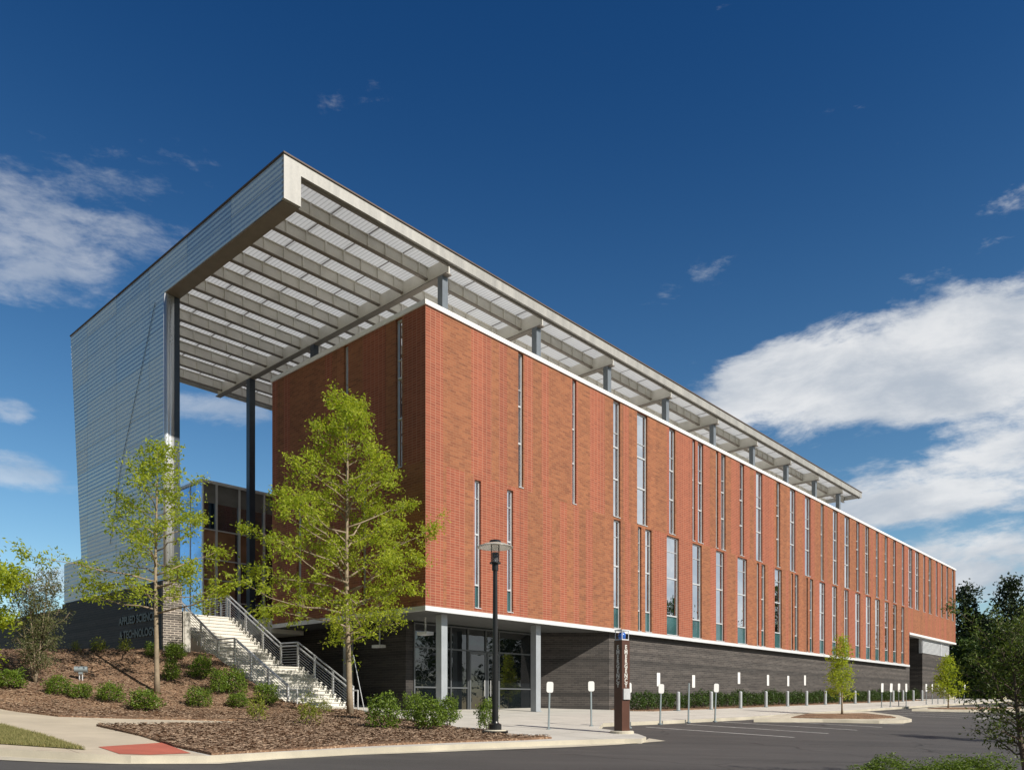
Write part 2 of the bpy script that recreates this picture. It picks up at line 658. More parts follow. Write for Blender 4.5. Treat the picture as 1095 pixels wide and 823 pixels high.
def mat_asphalt():
    m, t, b = new_mat('asphalt')
    tcn = t.new('ShaderNodeTexCoord')
    o = tcn.outputs['Object']
    n = t.noise(t.mapping(o, rot=(0, 0, R(-10)), scale=(0.25, 1.3, 1)), 0.5, 6, 0.65)
    n2 = t.noise(o, 90, 2, 0.6)
    c = t.mix(t.smooth(n, 0.3, 0.7), (0.036, 0.035, 0.0345, 1), (0.068, 0.064, 0.062, 1))
    c = t.mix(t.smooth(n2, 0.45, 0.75), c, (0.10, 0.095, 0.09, 1))
    # cracks, oil drips, pale dust
    vo = t.new('ShaderNodeTexVoronoi', feature='DISTANCE_TO_EDGE')
    wob_ = t.new('ShaderNodeVectorMath', operation='ADD')
    t.l.new(o, wob_.inputs[0])
    t.l.new(t.noise(o, 0.9, 4, out=1), wob_.inputs[1])
    t.l.new(wob_.outputs[0], vo.inputs['Vector'])
    vo.inputs['Scale'].default_value = 0.16
    crack = t.math('MULTIPLY', t.math('LESS_THAN', vo.outputs['Distance'], 0.006), t.smooth(t.noise(o, 0.35, 3), 0.42, 0.55))
    c = t.mix(t.math('MULTIPLY', crack, 0.75), c, (0.016, 0.015, 0.015, 1))
    oil = t.smooth(t.noise(o, 1.1, 5, 0.7), 0.66, 0.74)
    c = t.mix(t.math('MULTIPLY', oil, 0.55), c, (0.024, 0.023, 0.023, 1))
    dust = t.smooth(t.noise(t.mapping(o, rot=(0, 0, R(-18)), scale=(0.3, 1.6, 1)), 0.9, 7, 0.7), 0.52, 0.72)
    c = t.mix(t.math('MULTIPLY', dust, 0.5), c, (0.135, 0.125, 0.112, 1))
    t.l.new(c, b.inputs['Base Color'])
    b.inputs['Roughness'].default_value = 0.8
    bump(t, b, n2, 0.35, 0.008)
    return m


def mat_metal(name, col, rough, metal=1.0, streak_=True, var=0.15):
    m, t, b = new_mat(name)
    tcn = t.new('ShaderNodeTexCoord')
    o = tcn.outputs['Object']
    n = t.noise(t.mapping(o, scale=(1, 1, 0.12)), 2.2, 5, 0.6)
    n2 = t.noise(o, 18, 4, 0.7)
    f = t.math('ADD', t.math('MULTIPLY', n, 0.7), t.math('MULTIPLY', n2, 0.3))
    c = t.mix(t.smooth(f, 0.3, 0.7), rgb([k * (1 - var) for k in col]), rgb([min(1, k * (1 + var)) for k in col]))
    t.l.new(c, b.inputs['Base Color'])
    t.put(b.inputs['Roughness'], t.smooth(f, 0.2, 0.8, rough * 0.8, rough * 1.25))
    b.inputs['Metallic'].default_value = metal
    return m


def mat_cladding():
    """profiled steel sheets: each sheet a slightly different sheen, dark laps, a row of fixings"""
    m, t, b = new_mat('profiled_steel')
    tcn = t.new('ShaderNodeTexCoord')
    sp = t.new('ShaderNodeSeparateXYZ')
    t.l.new(tcn.outputs['Object'], sp.inputs[0])
    pv = t.math('MULTIPLY', sp.outputs[1], 1 / 3.1)
    pz = t.math('MULTIPLY', sp.outputs[2], 1 / 0.96)
    cb = t.new('ShaderNodeCombineXYZ')
    t.put(cb.inputs[0], t.math('FLOOR', pv))
    t.put(cb.inputs[1], t.math('FLOOR', pz))
    wn = t.new('ShaderNodeTexWhiteNoise', noise_dimensions='3D')
    t.l.new(cb.outputs[0], wn.inputs['Vector'])
    n = t.noise(t.mapping(tcn.outputs['Object'], scale=(1, 1, 0.15)), 1.4, 5, 0.6)
    f = t.math('ADD', t.math('MULTIPLY', wn.outputs['Value'], 0.45), t.math('MULTIPLY', n, 0.55))
    c = t.mix(t.smooth(f, 0.2, 0.8), (0.50, 0.54, 0.56, 1), (0.66, 0.70, 0.72, 1))
    lap = t.math('MAXIMUM', t.math('LESS_THAN', t.math('FRACT', pv), 0.008), t.math('LESS_THAN', t.math('FRACT', pz), 0.022))
    c = t.mix(t.math('MULTIPLY', lap, 0.6), c, (0.16, 0.18, 0.19, 1))
    t.l.new(c, b.inputs['Base Color'])
    b.inputs['Metallic'].default_value = 0.72
    t.put(b.inputs['Roughness'], t.smooth(f, 0.2, 0.8, 0.42, 0.58))
    return m


def mat_deck():
    """white fluted roof deck, some sun filters through the sheet"""
    m, t, b = new_mat('fluted_deck')
    tcn = t.new('ShaderNodeTexCoord')
    sp = t.new('ShaderNodeSeparateXYZ')
    t.l.new(tcn.outputs['Object'], sp.inputs[0])
    fl = t.math('FRACT', t.math('MULTIPLY', sp.outputs[0], 1 / 0.15))
    jt = t.math('FRACT', t.math('MULTIPLY', sp.outputs[0], 1 / 1.55))
    dark = t.math('LESS_THAN', jt, 0.035)
    c = t.mix(t.math('LESS_THAN', fl, 0.28), (0.90, 0.90, 0.89, 1), (0.70, 0.70, 0.69, 1))
    c = t.mix(dark, c, (0.22, 0.21, 0.2, 1))
    t.l.new(c, b.inputs['Base Color'])
    b.inputs['Roughness'].default_value = 0.5
    bump(t, b, t.math('PINGPONG', fl, 0.5), 0.6, 0.04)
    tr = t.new('ShaderNodeBsdfTranslucent')
    t.l.new(t.mix(1.0, c, (0.97, 0.98, 1.0, 1), 'MULTIPLY'), tr.inputs['Color'])
    mx = t.new('ShaderNodeMixShader')
    mx.inputs[0].default_value = 0.62
    t.l.new(b.outputs[0], mx.inputs[1])
    t.l.new(tr.outputs[0], mx.inputs[2])
    t.l.new(mx.outputs[0], t.n['Material Output'].inputs['Surface'])
    return m


M = {}
M['brick'] = mat_red_brick()
M['slate'] = mat_dark_brick('dark_grey_brick', 0.66)
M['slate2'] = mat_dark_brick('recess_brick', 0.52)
M['slate_wall'] = mat_dark_brick('charcoal_shaded_brick', 0.30)
M['white_metal'] = plain('white_coping', (0.80, 0.80, 0.79), 0.45, 0.0, 0.05)
M['soffit'] = plain('grey_soffit', (0.10, 0.104, 0.104), 0.5, 0, 0.06)
M['steel_white'] = plain('painted_steel', (0.62, 0.64, 0.66), 0.4, 0, 0.06)
M['steel_cream'] = plain('pale_primed_steel', (0.72, 0.70, 0.645), 0.5, 0.15, 0.12, 1.2)
M['colm'] = plain('grey_column', (0.36, 0.39, 0.42), 0.35, 0.2, 0.08)
M['post'] = plain('grey_blue_post', (0.17, 0.195, 0.22), 0.35, 0.2, 0.08)
M['steel_dark'] = plain('shaded_brown_grey_flange', (0.20, 0.175, 0.15), 0.6, 0, 0.1)  # steel undersides, their shade put into the brown-grey colour
M['fascia'] = mat_metal('galvanised_fascia', (0.37, 0.365, 0.345), 0.5, 0.3, var=0.16)
M['rust'] = plain('dark_drip_edge', (0.10, 0.07, 0.055), 0.6)
M['corr'] = mat_cladding()
M['chrome'] = mat_metal('bright_corner_trim', (0.78, 0.82, 0.86), 0.30, 0.45, var=0.05)
M['seam'] = plain('dark_seam', (0.10, 0.11, 0.12), 0.6)
M['deck'] = mat_deck()
M['roof'] = plain('white_membrane', (0.78, 0.77, 0.74), 0.8, 0, 0.08)
M['frame'] = plain('silver_window_frame', (0.66, 0.68, 0.70), 0.35, 0.3, 0.05)
M['dframe'] = plain('grey_door_frame', (0.11, 0.12, 0.13), 0.4, 0.2, 0.08)
M['pier'] = mat_dark_brick('light_mortar_brick', 1.25, 0.28, 0.085, 0.015, (0.44, 0.40, 0.35))
M['glass'] = mat_glass('facade_glass', (0.020, 0.032, 0.042), ior=1.8, wob=0.02, mirror=0.86, mcol=(0.97, 0.99, 1.0))
M['glass2'] = mat_glass('block_glass', (0.012, 0.022, 0.035), ior=1.7, wob=0.02, mirror=0.22)
M['teal'] = mat_glass('teal_spandrel_glass', (0.035, 0.10, 0.105), ior=1.5, rough=0.08, mirror=0.12)
M['dglass'] = mat_glass('entry_glass', (0.006, 0.008, 0.010), ior=1.6, wob=0.012, mirror=0.05)
M['bluegl'] = mat_glass('blue_mirror_glass', (0.35, 0.55, 0.80), refl=0.75, rough=0.03, wob=0.03)
M['brownp'] = mat_glass('brown_toned_glass', (0.27, 0.15, 0.085), ior=1.5, rough=0.05, mirror=0.1)  # brown tone put into the glass colour
M['greyband'] = plain('grey_fascia_panel', (0.16, 0.16, 0.155), 0.5, 0, 0.25, 1.5)
M['darkblue'] = plain('dark_blue_steel', (0.035, 0.05, 0.075), 0.4)
M['concrete'] = mat_concrete('pavement_concrete', (0.52, 0.50, 0.455), 1.5)
M['walkc'] = mat_concrete('tan_walk_concrete', (0.50, 0.43, 0.33), 2.4, 0.14)
M['kerb'] = mat_concrete('kerb_concrete', (0.50, 0.46, 0.37), 0, 0.2)
M['stair'] = mat_concrete('stair_concrete', (0.64, 0.62, 0.57), 0, 0.10)
M['redpad'] = plain('red_tactile_paving', (0.43, 0.115, 0.075), 0.85, 0, 0.14, 2.0, 0.4)
M['asphalt'] = mat_asphalt()
M['paint'] = plain('worn_white_paint', (0.55, 0.55, 0.53), 0.8, 0, 0.3, 4.0)
M['mulch'] = mat_mulch()
M['earth'] = plain('earth', (0.10, 0.075, 0.05), 0.95, 0, 0.3, 0.5, 0.3)
M['lawn'] = plain('lawn', (0.19, 0.18, 0.075), 0.95, 0, 0.4, 1.2, 0.5)
M['black'] = plain('black_powder_coat', (0.012, 0.013, 0.014), 0.35, 0, 0.2)
M['galv'] = mat_metal('galvanised_rail', (0.62, 0.63, 0.64), 0.42, 0.5, var=0.1)
M['signw'] = plain('white_sign_face', (0.74, 0.74, 0.73), 0.4, 0, 0.04)
M['signp'] = plain('sign_post', (0.27, 0.32, 0.34), 0.5, 0.4, 0.1)
M['brownm'] = plain('brown_pylon', (0.085, 0.036, 0.024), 0.38, 0, 0.1)
M['bluelamp'] = plain('blue_lamp_lens', (0.03, 0.12, 0.45), 0.2, 0, 0.05)
M['boll'] = plain('bollard_grey', (0.42, 0.45, 0.47), 0.5, 0.2, 0.1)
M['bark'] = plain('pale_bark', (0.27, 0.215, 0.15), 0.9, 0, 0.3, 6.0, 0.5)
M['bark2'] = plain('dark_bark', (0.13, 0.10, 0.075), 0.9, 0, 0.3, 6.0, 0.5)
M['leaf_y'] = mat_leaf('spring_oak_leaf', (0.22, 0.31, 0.024), (0.50, 0.56, 0.07), 0.56)
M['leaf_s'] = mat_leaf('shrub_leaf', (0.055, 0.105, 0.012), (0.19, 0.27, 0.034), 0.25, 0.4)
M['leaf_h'] = mat_leaf('hedge_leaf', (0.024, 0.055, 0.013), (0.085, 0.14, 0.026), 0.2, 0.4)
M['leaf_l'] = mat_leaf('lime_shrub_leaf', (0.13, 0.17, 0.02), (0.30, 0.32, 0.05), 0.35)
M['leaf_g'] = mat_leaf('grey_green_leaf', (0.075, 0.095, 0.035), (0.16, 0.17, 0.07), 0.3)
M['leaf_d'] = mat_leaf('evergreen_leaf', (0.010, 0.024, 0.010), (0.038, 0.062, 0.020), 0.15, 0.55)
M['leaf_m'] = mat_leaf('mid_green_leaf', (0.055, 0.10, 0.018), (0.15, 0.20, 0.040), 0.3)

# ------------------------------------------------------------------ ground and paving
gm = MB()
xs = [-400, -250, -150, -100, -70] + [x * 2.0 for x in range(-25, 36)] + [80, 100, 140, 200, 300, 450]
ys = [-150, -80, -40, -20, -10] + [y * 2.0 for y in range(-2, 50)] + [110, 130, 170, 240, 350, 600]


def Hfar(x, y):
    return H(x, y) - 0.22


for y in ys:
    for x in xs:
        gm.v.append((x, y, Hfar(x, y)))
nx = len(xs)
for j in range(len(ys) - 1):
    for i in range(nx - 1):
        a = j * nx + i
        gm.f.append((a, a + 1, a + nx + 1, a + nx))
tag(gm.build('ground', M['lawn']), kind='structure')

asph = sheet('road', [uv(-70, -45), uv(110, -45), uv(110, -1), uv(70, -1), uv(-2, -1), uv(-4, -0.5), uv(-8, -3.0), uv(-20, -1.5), uv(-70, -1.5)], 0.0, M['asphalt'], 0.0, 2.5)
tag(asph, kind='structure')

# front pavement and plaza (one raised slab)
slab_poly = [P(194, 802.5, .13), P(211, 807.2, .13), P(221, 807.9, .13), P(300, 803.5, .13), P(400, 798.8, .13), P(500, 794.8, .13), P(600, 791.2, .13), P(668, 789.3, .13), P(686, 789.2, .13), P(691, 787.5, .13),
             P(682, 784.2, .13), P(660, 780.8, .13), P(640, 778.3, .13), uv(3.4, -5.25), uv(6.6, -5.6), uv(12.5, -6.0), uv(20, -5.8), uv(40, -5.6), uv(58, -5.6), uv(80, -5.6),
             uv(80, 0.6), uv(64, 0.6), uv(64, 4), uv(59, 4), uv(59, 0.6), uv(12, 0.6), uv(10, 5), uv(1.8, 5), uv(1.8, 14), uv(-0.9, 14), uv(-0.9, 2.6), uv(-3.9, 2.6), P(300, 766.5, .13), P(256, 772.5, .13), P(170, 791, .13)]
tag(sheet('pavement', slab_poly, 0.13, M['concrete'], 0.16, 1.5, skirt_mat=M['kerb']), kind='structure')

# left walk with the branch path
_a, _b = Vector(P(80, 805, .13)), Vector(P(-60, 796, .13))
ALONG = (_b - _a).normalized()      # the street runs on to the left


def ext(p, L=28):
    return (p[0] + ALONG.x * L, p[1] + ALONG.y * L)


walk_poly = [ext(P(-60, 748.5, .13)), P(-60, 748.5, .13), P(0, 757.3, .13), P(62, 766, .13), P(150, 768.6, .13), P(254, 770.8, .13), P(254, 773.2, .13), P(104, 776, .13), P(150, 787, .13), P(190, 799.5, .13), P(221, 808.0, .13),
             P(140, 808.2, .13), P(80, 805, .13), P(0, 800, .13), P(-60, 796, .13), ext(P(-60, 796, .13))]
tag(sheet('path', walk_poly, 0.134, M['walkc'], 0.16, 0.8, skirt_mat=M['kerb']), kind='structure')
tag(sheet('tactile_paving', [P(105, 798.6, .13), P(173, 794.2, .13), P(204, 805.6, .13), P(160, 807.2, .13), P(128, 806.6, .13)], 0.141, M['redpad'], 0.0, 0.5), kind='structure')
tag(sheet('gutter', [ext(P(-60, 800)), P(-60, 800), P(0, 804), P(80, 808), P(140, 811), P(212, 811.5), P(300, 806.8), P(400, 802.2), P(500, 798.2), P(600, 794.6), P(668, 792.4), P(690, 791.8), P(694, 789.4), P(712, 792.2), P(660, 796.3), P(610, 798.8), P(500, 802.8), P(380, 807.4), P(300, 812), P(234, 817), P(130, 817.5), P(52, 815.5), P(-60, 810), ext(P(-60, 810))], 0.012, M['kerb'], 0.0, 0.8), kind='structure')
tag(sheet('verge', [ext(P(-60, 764, .14)), P(-60, 764, .14), P(0, 775.3, .14), P(45, 786.5, .14), P(92, 801.3, .14), P(80, 800.8, .14), P(0, 795.2, .14), P(-60, 791, .14), ext(P(-60, 791, .14))], 0.15, M['lawn'], 0.0, 0.6, 0.015), kind='structure')

# mulch beds
bed1 = [ext(P(-60, 747.8, .15)), P(-60, 747.8, .15), P(0, 757, .15), P(62, 765.4, .15), P(150, 768, .15), P(254, 770.2, .15), P(256, 772.8, .15), P(300, 766.2, .15), uv(-3.9, 2.75), uv(-3.92, 12), uv(-5.4, 12), uv(-5.4, 40), uv(-26, 40), uv(-40, 22)]
b1 = sheet('mulch_bed', bed1, 0.17, M['mulch'], 0.1, 0.5, 0.035)
tag(b1, kind='structure')
bed2 = [P(103, 775.4, .15), P(180, 774.4, .15), P(254, 773, .15), P(300, 766.4, .15), uv(-3.9, 2.72), uv(-1.0, 2.72), P(425, 768.5, .15), P(470, 774, .15), P(489, 779, .15), P(522, 781.5, .15), P(545, 786.2, .15), P(585, 787.4, .15), P(590, 788.6, .15), P(560, 790.2, .15), P(480, 793, .15),
        P(400, 796.2, .15), P(300, 801.6, .15), P(226, 806.3, .15), P(190, 798.3, .15), P(150, 786, .15)]
b2 = sheet('mulch_bed', bed2, 0.175, M['mulch'], 0.1, 0.4, 0.03)
tag(b2, kind='structure')
bed3 = [uv(11.7, 0.5), uv(11.7, -1.0), uv(12.6, -1.55), uv(58.2, -1.55), uv(58.2, 0.5)]
tag(sheet('mulch_bed', bed3, 0.16, M['mulch'], 0.05, 1.0, 0.02), kind='structure')


def island(pts_px, inset_px):
    tag(sheet('kerb_island', [P(x, y, .13) for x, y in pts_px], 0.13, M['kerb'], 0.16, 1.5), kind='structure')
    tag(sheet('mulch_bed', [P(x, y, .16) for x, y in inset_px], 0.165, M['mulch'], 0.03, 1.0, 0.02), kind='structure')


island([(806, 768.2), (850, 761.8), (930, 760.6), (962, 764.5), (975, 768.3), (966, 769.8), (940, 770), (880, 768.6), (830, 768.4)],
       [(846, 766.3), (862, 762.8), (925, 762), (952, 764.8), (958, 766.6), (930, 767.6), (880, 767.2)])
island([(975, 757.6), (1000, 755.4), (1070, 755.2), (1100, 756.2), (1096, 758.6), (1040, 758.8)],
       [(992, 757), (1005, 756), (1066, 755.9), (1085, 756.6), (1060, 757.6), (1020, 757.7)])
# planting island beside the camera, bottom right
sheet_pts = [(4.7, 11.2), (7.2, 10.2), (12, 9.6), (16, 11), (15.5, 14), (11, 14.6), (7.5, 13.6), (5.4, 12.6)]
tag(sheet('kerb_island', sheet_pts, 0.11, M['kerb'], 0.14, 1.0), kind='structure')
tag(sheet('mulch_bed', [(x * 0.985 + 0.13, 12.1 + (y - 12.1) * 0.86) for x, y in sheet_pts], 0.14, M['mulch'], 0.02, 0.6, 0.03), kind='structure')

# painted bay lines
for i, u in enumerate([4.6, 7.4, 10.2, 13.0, 15.8, 25.6, 28.4, 31.2, 34.0, 36.8, 39.6, 42.4, 45.2]):
    tag(sheet('road_marking', [uv(u, -6.15), uv(u + 0.12, -6.15), uv(u + 0.12 + 0.4, -11.2), uv(u + 0.4, -11.2)], 0.006, M['paint'], 0, 1.5), kind='structure')
for k in range(7):
    tag(sheet('road_marking', [uv(26 + k * 1.2, -11.5 - 0.3), uv(26.6 + k * 1.2, -11.5 - 0.3), uv(26.9 + k * 1.2, -12.2), uv(26.3 + k * 1.2, -12.2)], 0.006, M['paint'], 0, 1.5), kind='structure')

# ------------------------------------------------------------------ the academic building
BR = empty('academic_building', (CX, CY, 0), ANG)
tag(BR, 'long red brick building with slit windows under a raised metal roof canopy', 'building')
ZB, ZM, ZT = 3.95, 9.1, 14.6
U_END, V_END = 75.2, 10.1
U_STEP, Z_STEP = 58.3, 6.9


def upx(px):
    q = px - 547.5
    return (27.7 * q + 2561.3) / (560.8 - 0.7423 * q)


def vpx(px):
    q = px - 547.5
    return (-2561.3 - 27.7 * q) / (621.3 + 0.67 * q)


upper = [(554.2, 559.6), (612, 616.3), (655.8, 663.2), (681.3, 692.2), (715.6, 722), (740.4, 743.4), (746.3, 752.1), (765.6, 768), (771, 776), (791, 795.6), (808.5, 815.3), (830.2, 834.3), (844.8, 850.6),
         (860.8, 866.7), (877.6, 880.7), (890.7, 895.8), (903.1, 908.6), (915.5, 919.1), (925.2, 929.4), (936.5, 939.5), (946, 949.2), (955, 958.1), (964.4, 966.9), (971.6, 975.6), (978.8, 982.9),
         (987.4, 989.4), (993, 996), (1000.7, 1002.6), (1006.4, 1008.3), (1012, 1014), (1018, 1020)]
lower = [(507.6, 514.3), (542.3, 548.8), (656.2, 663.7), (682.2, 685.9), (690, 696.8), (713, 726), (740.5, 750.4), (765.7, 774.5), (788.7, 798.9), (809.4, 811.8), (814.2, 818.4), (828.5, 836), (846.2, 848), (849.9, 853.8),
         (862.3, 863.9), (865.9, 869.4), (876.4, 882.4), (890, 895), (903, 907.5), (914.7, 920), (926, 931.4), (936, 941), (946.2, 950.5), (955, 959), (963.8, 967)]
holes = []
for i, (a, b) in enumerate(upper):
    holes.append((upx(a), upx(b), ZM + 0.05, ZT - 0.02, 'U'))
for i, (a, b) in enumerate(lower):
    lo, hi = (4.08, 8.94) if i < 2 else (ZB + 0.02, ZM - 0.06)
    holes.append((upx(a), upx(b), lo, hi, 'L'))
lholes = [(vpx(430), vpx(423), 9.1, ZT - 0.02, 'U'), (vpx(372.3), vpx(367.7), 9.1, ZT - 0.02, 'U'), (vpx(391), vpx(386.8), 4.3, 9.0, 'L'), (vpx(322), vpx(317.5), 4.3, 9.0, 'L')]
REV = 0.165


def wall_cells(mb, h0, h1, z0, z1, hl, conv, skip=None):
    """faces of a wall plane broken round its openings, with the reveals; conv(h, depth, z)"""
    hs_ = sorted(set([h0, h1] + [h[0] for h in hl] + [h[1] for h in hl] + ([skip[0]] if skip else [])))
    for i in range(len(hs_) - 1):
        a, b = hs_[i], hs_[i + 1]
        mid = (a + b) / 2
        segs = [(h[2], h[3]) for h in hl if h[0] < mid < h[1]]
        if skip and mid > skip[0]:
            segs.append((z0 - 1, skip[1]))
        segs.sort()
        z = z0
        for (p, q) in segs:
            if p > z:
                mb.poly([conv(a, 0, z), conv(b, 0, z), conv(b, 0, p), conv(a, 0, p)])
            z = max(z, q)
        if z < z1:
            mb.poly([conv(a, 0, z), conv(b, 0, z), conv(b, 0, z1), conv(a, 0, z1)])
    for (a, b, p, q, k) in hl:
        mb.poly([conv(a, 0, p), conv(a, REV, p), conv(a, REV, q), conv(a, 0, q)])
        mb.poly([conv(b, 0, p), conv(b, 0, q), conv(b, REV, q), conv(b, REV, p)])
        mb.poly([conv(a, 0, p), conv(b, 0, p), conv(b, REV, p), conv(a, REV, p)])
        mb.poly([conv(a, 0, q), conv(a, REV, q), conv(b, REV, q), conv(b, 0, q)])


bw = MB()
front = lambda h, d, z: (h, d, z)
side = lambda h, d, z: (d, h, z)
wall_cells(bw, 0, U_END, ZB, ZT, holes, front, (U_STEP, Z_STEP))
wall_cells(bw, 0, V_END, ZB, ZT, lholes, side)
bw.poly([(U_END, 0, Z_STEP), (U_END, V_END, Z_STEP), (U_END, V_END, ZT), (U_END, 0, ZT)])
bw.poly([(0, V_END, ZB), (0, V_END, ZT), (U_END, V_END, ZT), (U_END, V_END, ZB)])
bw.poly([(0, 0.35, ZT - 0.3), (U_END, 0.35, ZT - 0.3), (U_END, 0.35, ZT), (0, 0.35, ZT)])
bw.build('brick_wall', M['brick'], BR)


def window(a, b, p, q, kind, conv, idx):
    """frame with transoms; panes and a spandrel as sub-parts"""
    rnd = random.Random(idx * 13 + 5)
    f = MB()
    w = b - a
    fw = min(0.045, w * 0.16)
    d0, d1 = REV - 0.07, REV - 0.005

    def bx(h0, h1, z0, z1, e0=d0, e1=d1):
        p0, p1 = conv(h0, e0, z0), conv(h1, e1, z1)
        f.box(min(p0[0], p1[0]), max(p0[0], p1[0]), min(p0[1], p1[1]), max(p0[1], p1[1]), z0, z1)
    e = 0.004
    bx(a + e, a + fw, p + e, q - e)
    bx(b - fw, b - e, p + e, q - e)
    bx(a + fw, b - fw, p + e, p + 0.06)
    bx(a + fw, b - fw, q - 0.06, q - e)
    bx(a + e, b - e, p + e, p + 0.03, -0.03, d0 - 0.002)          # sill
    if kind == 'U':
        tr = [12.44, 10.95]
        thin = [13.1]
        spand = None
    else:
        tr = [6.9, 4.98]
        thin = [8.26]
        spand = 4.98
    tr = [z for z in tr if p + 0.3 < z < q - 0.3]
    for z in tr:
        bx(a + fw, b - fw, z - 0.03, z + 0.03, d0 - 0.012)
    for z in thin:
        bx(a + fw, b - fw, z - 0.012, z + 0.012)
    fo = f.build('window', M['frame'], BR)
    g0 = spand if (spand and spand > p) else p
    zs = sorted([g0] + [z for z in tr if z > g0 + 0.1] + [q])
    pm = MB()
    dd = REV - 0.03
    for k in range(len(zs) - 1):
        j0, j1 = rnd.uniform(-0.003, 0.003), rnd.uniform(-0.003, 0.003)
        pm.poly([conv(a + fw, dd + j0, zs[k]), conv(b - fw, dd - j0, zs[k]), conv(b - fw, dd - j0 + j1, zs[k + 1]), conv(a + fw, dd + j0 + j1, zs[k + 1])])
    pm.build('pane', M['glass'], fo)
    if spand and spand > p:
        MB().poly([conv(a + fw, dd, p), conv(b - fw, dd, p), conv(b - fw, dd, spand), conv(a + fw, dd, spand)]).build('spandrel_panel', M['teal'], fo)


for i, h in enumerate(holes):
    window(*h, front, i)
for i, h in enumerate(lholes):
    window(*h, side, 100 + i)

# coping and floor-edge band
cap = MB()
cap.box(-0.06, U_END + 0.06, -0.06, 0.42, ZT, ZT + 0.17)
cap.box(-0.06, 0.42, 0.42, V_END + 0.05, ZT, ZT + 0.17)
cap.build('coping', M['white_metal'], BR)
flat = MB()
flat.box(0.42, U_END, 0.42, V_END, ZT - 0.4, ZT - 0.05)
flat.build('flat_roof', M['roof'], BR)
band = MB()
band.box(-0.07, U_STEP - 0.02, -0.07, 0.0, ZB - 0.17, ZB)
band.box(-0.07, 0.0, 0.0, V_END, ZB - 0.17, ZB)
band.build('edge_band', M['steel_white'], BR)
MB().box(0.0, U_STEP, 0.0, V_END, ZB - 0.165, ZB - 0.012).build('soffit', M['soffit'], BR)
band2 = MB()
band2.box(U_STEP + 0.0, U_END + 0.05, -0.06, 0.6, Z_STEP - 0.19, Z_STEP - 0.003)
band2.build('edge_band', M['white_metal'], BR)
MB().box(U_STEP, U_END, 0.6, V_END, Z_STEP - 0.19, Z_STEP - 0.003).build('soffit', M['soffit'], BR)

# base storey
bs = MB()
bs.box(11.6, 59.4, 0.26, 0.7, -1.5, ZB - 0.166)
bs.box(U_STEP + 0.002, 59.4, 0.26, 0.7, ZB - 0.166, Z_STEP - 0.192)
MB().prism([(11.598, 0.27), (11.598, 0.70), (9.45, 3.15), (9.2, 3.0)], 2, -1.5, ZB - 0.167).build('splayed_wall', M['slate2'], BR)
bs.box(63.7, 73.8, 0.28, 0.7, -1.5, 5.28)
bs.box(73.4, 73.8, 0.70, V_END, -1.5, Z_STEP - 0.192)
bs.box(59.0, 59.4, 0.70, 4.0, -1.5, Z_STEP - 0.192)
bs.box(63.7, 64.1, 0.70, 4.0, -1.5, Z_STEP - 0.192)
bs.build('base_wall', M['slate'], BR)
MB().box(1.63, 2.03, 3.0, 20, -1.5, ZB - 0.166).build('inner_wall', M['slate_wall'], BR)  # brick darkened in its colour to deepen the shade of the recess
lv = MB()
lv.box(63.72, 73.78, 0.34, 0.6, 5.28, Z_STEP - 0.192)
for k in range(12):
    z = 5.33 + k * 0.115
    lv.prism([(0.25, z), (0.34, z + 0.075), (0.34, z + 0.10), (0.25, z + 0.02)], 0, 63.75, 73.7)
lv.box(70.4, 70.6, 0.23, 0.34, 5.3, Z_STEP - 0.2)
lv.build('louvre_panel', M['steel_white'], BR)
MB().box(59.4, 63.7, 3.6, 4.0, -1.5, 5.3).build('service_door', M['darkblue'], BR)
MB().box(59.4, 63.7, 3.5, 3.6, 5.3, Z_STEP - 0.2).build('louvre_panel', M['greyband'], BR)

# columns under the overhang
for (u, v) in ((1.35, 0.62), (6.75, 0.62), (1.35, 6.4)):
    zb = H(*uv(u, v)) + 0.1
    cm = MB()
    cm.box(u - 0.15, u + 0.15, v - 0.15, v + 0.15, zb, ZB - 0.166)
    cm.box(u - 0.2, u + 0.2, v - 0.2, v + 0.2, zb + 0.03, zb + 0.055)
    cm.build('column', M['colm'], BR)

# entrance glazing under the overhang (plane v = 3)
gw = MB()
zfl = 0.06
GU = [2.05, 4.05, 5.05, 6.15, 7.0, 9.2]
for u in GU:
    gw.box(u - 0.03, u + 0.03, 2.95, 3.05, zfl, ZB - 0.22)
for z in (zfl + 0.03, 1.15, 2.75, ZB - 0.25):
    gw.box(2.05, 9.2, 2.96, 3.04, z - 0.03, z + 0.03)
gwo = gw.build('entrance_glazing', M['dframe'], BR)
MB().box(2.05, 9.2, 3.0, 3.015, zfl, ZB - 0.22).build('pane', M['dglass'], gwo)
for (a, b) in ((5.08, 6.12), (6.18, 6.97)):
    d = MB()
    d.box(a, a + 0.09, 2.90, 2.945, zfl, 2.7)
    d.box(b - 0.09, b, 2.90, 2.945, zfl, 2.7)
    d.box(a + 0.09, b - 0.09, 2.90, 2.945, 2.6, 2.7)
    d.box(a + 0.09, b - 0.09, 2.90, 2.945, zfl, zfl + 0.2)
    do = d.build('door', M['dframe'], BR)
    hx = b - 0.16 if a < 6 else a + 0.16
    MB().tube((hx, 2.86, 0.8), (hx, 2.86, 1.5), 0.018).build('handle', M['galv'], do)
    MB().box(a + 0.09, b - 0.09, 2.92, 2.93, zfl + 0.2, 2.6).build('pane', M['dglass'], do)
# floodlights under the soffit
for (u, v, z) in ((1.15, 1.3, 3.05), (1.6, 4.6, 2.75)):
    l = MB()
    l.box(u - 0.25, u + 0.1, v - 0.35, v + 0.2, z, z + 0.12)
    l.tube((u, v, z + 0.1), (u, v, ZB - 0.22), 0.03)
    l.build('floodlight', M['steel_white'], BR)

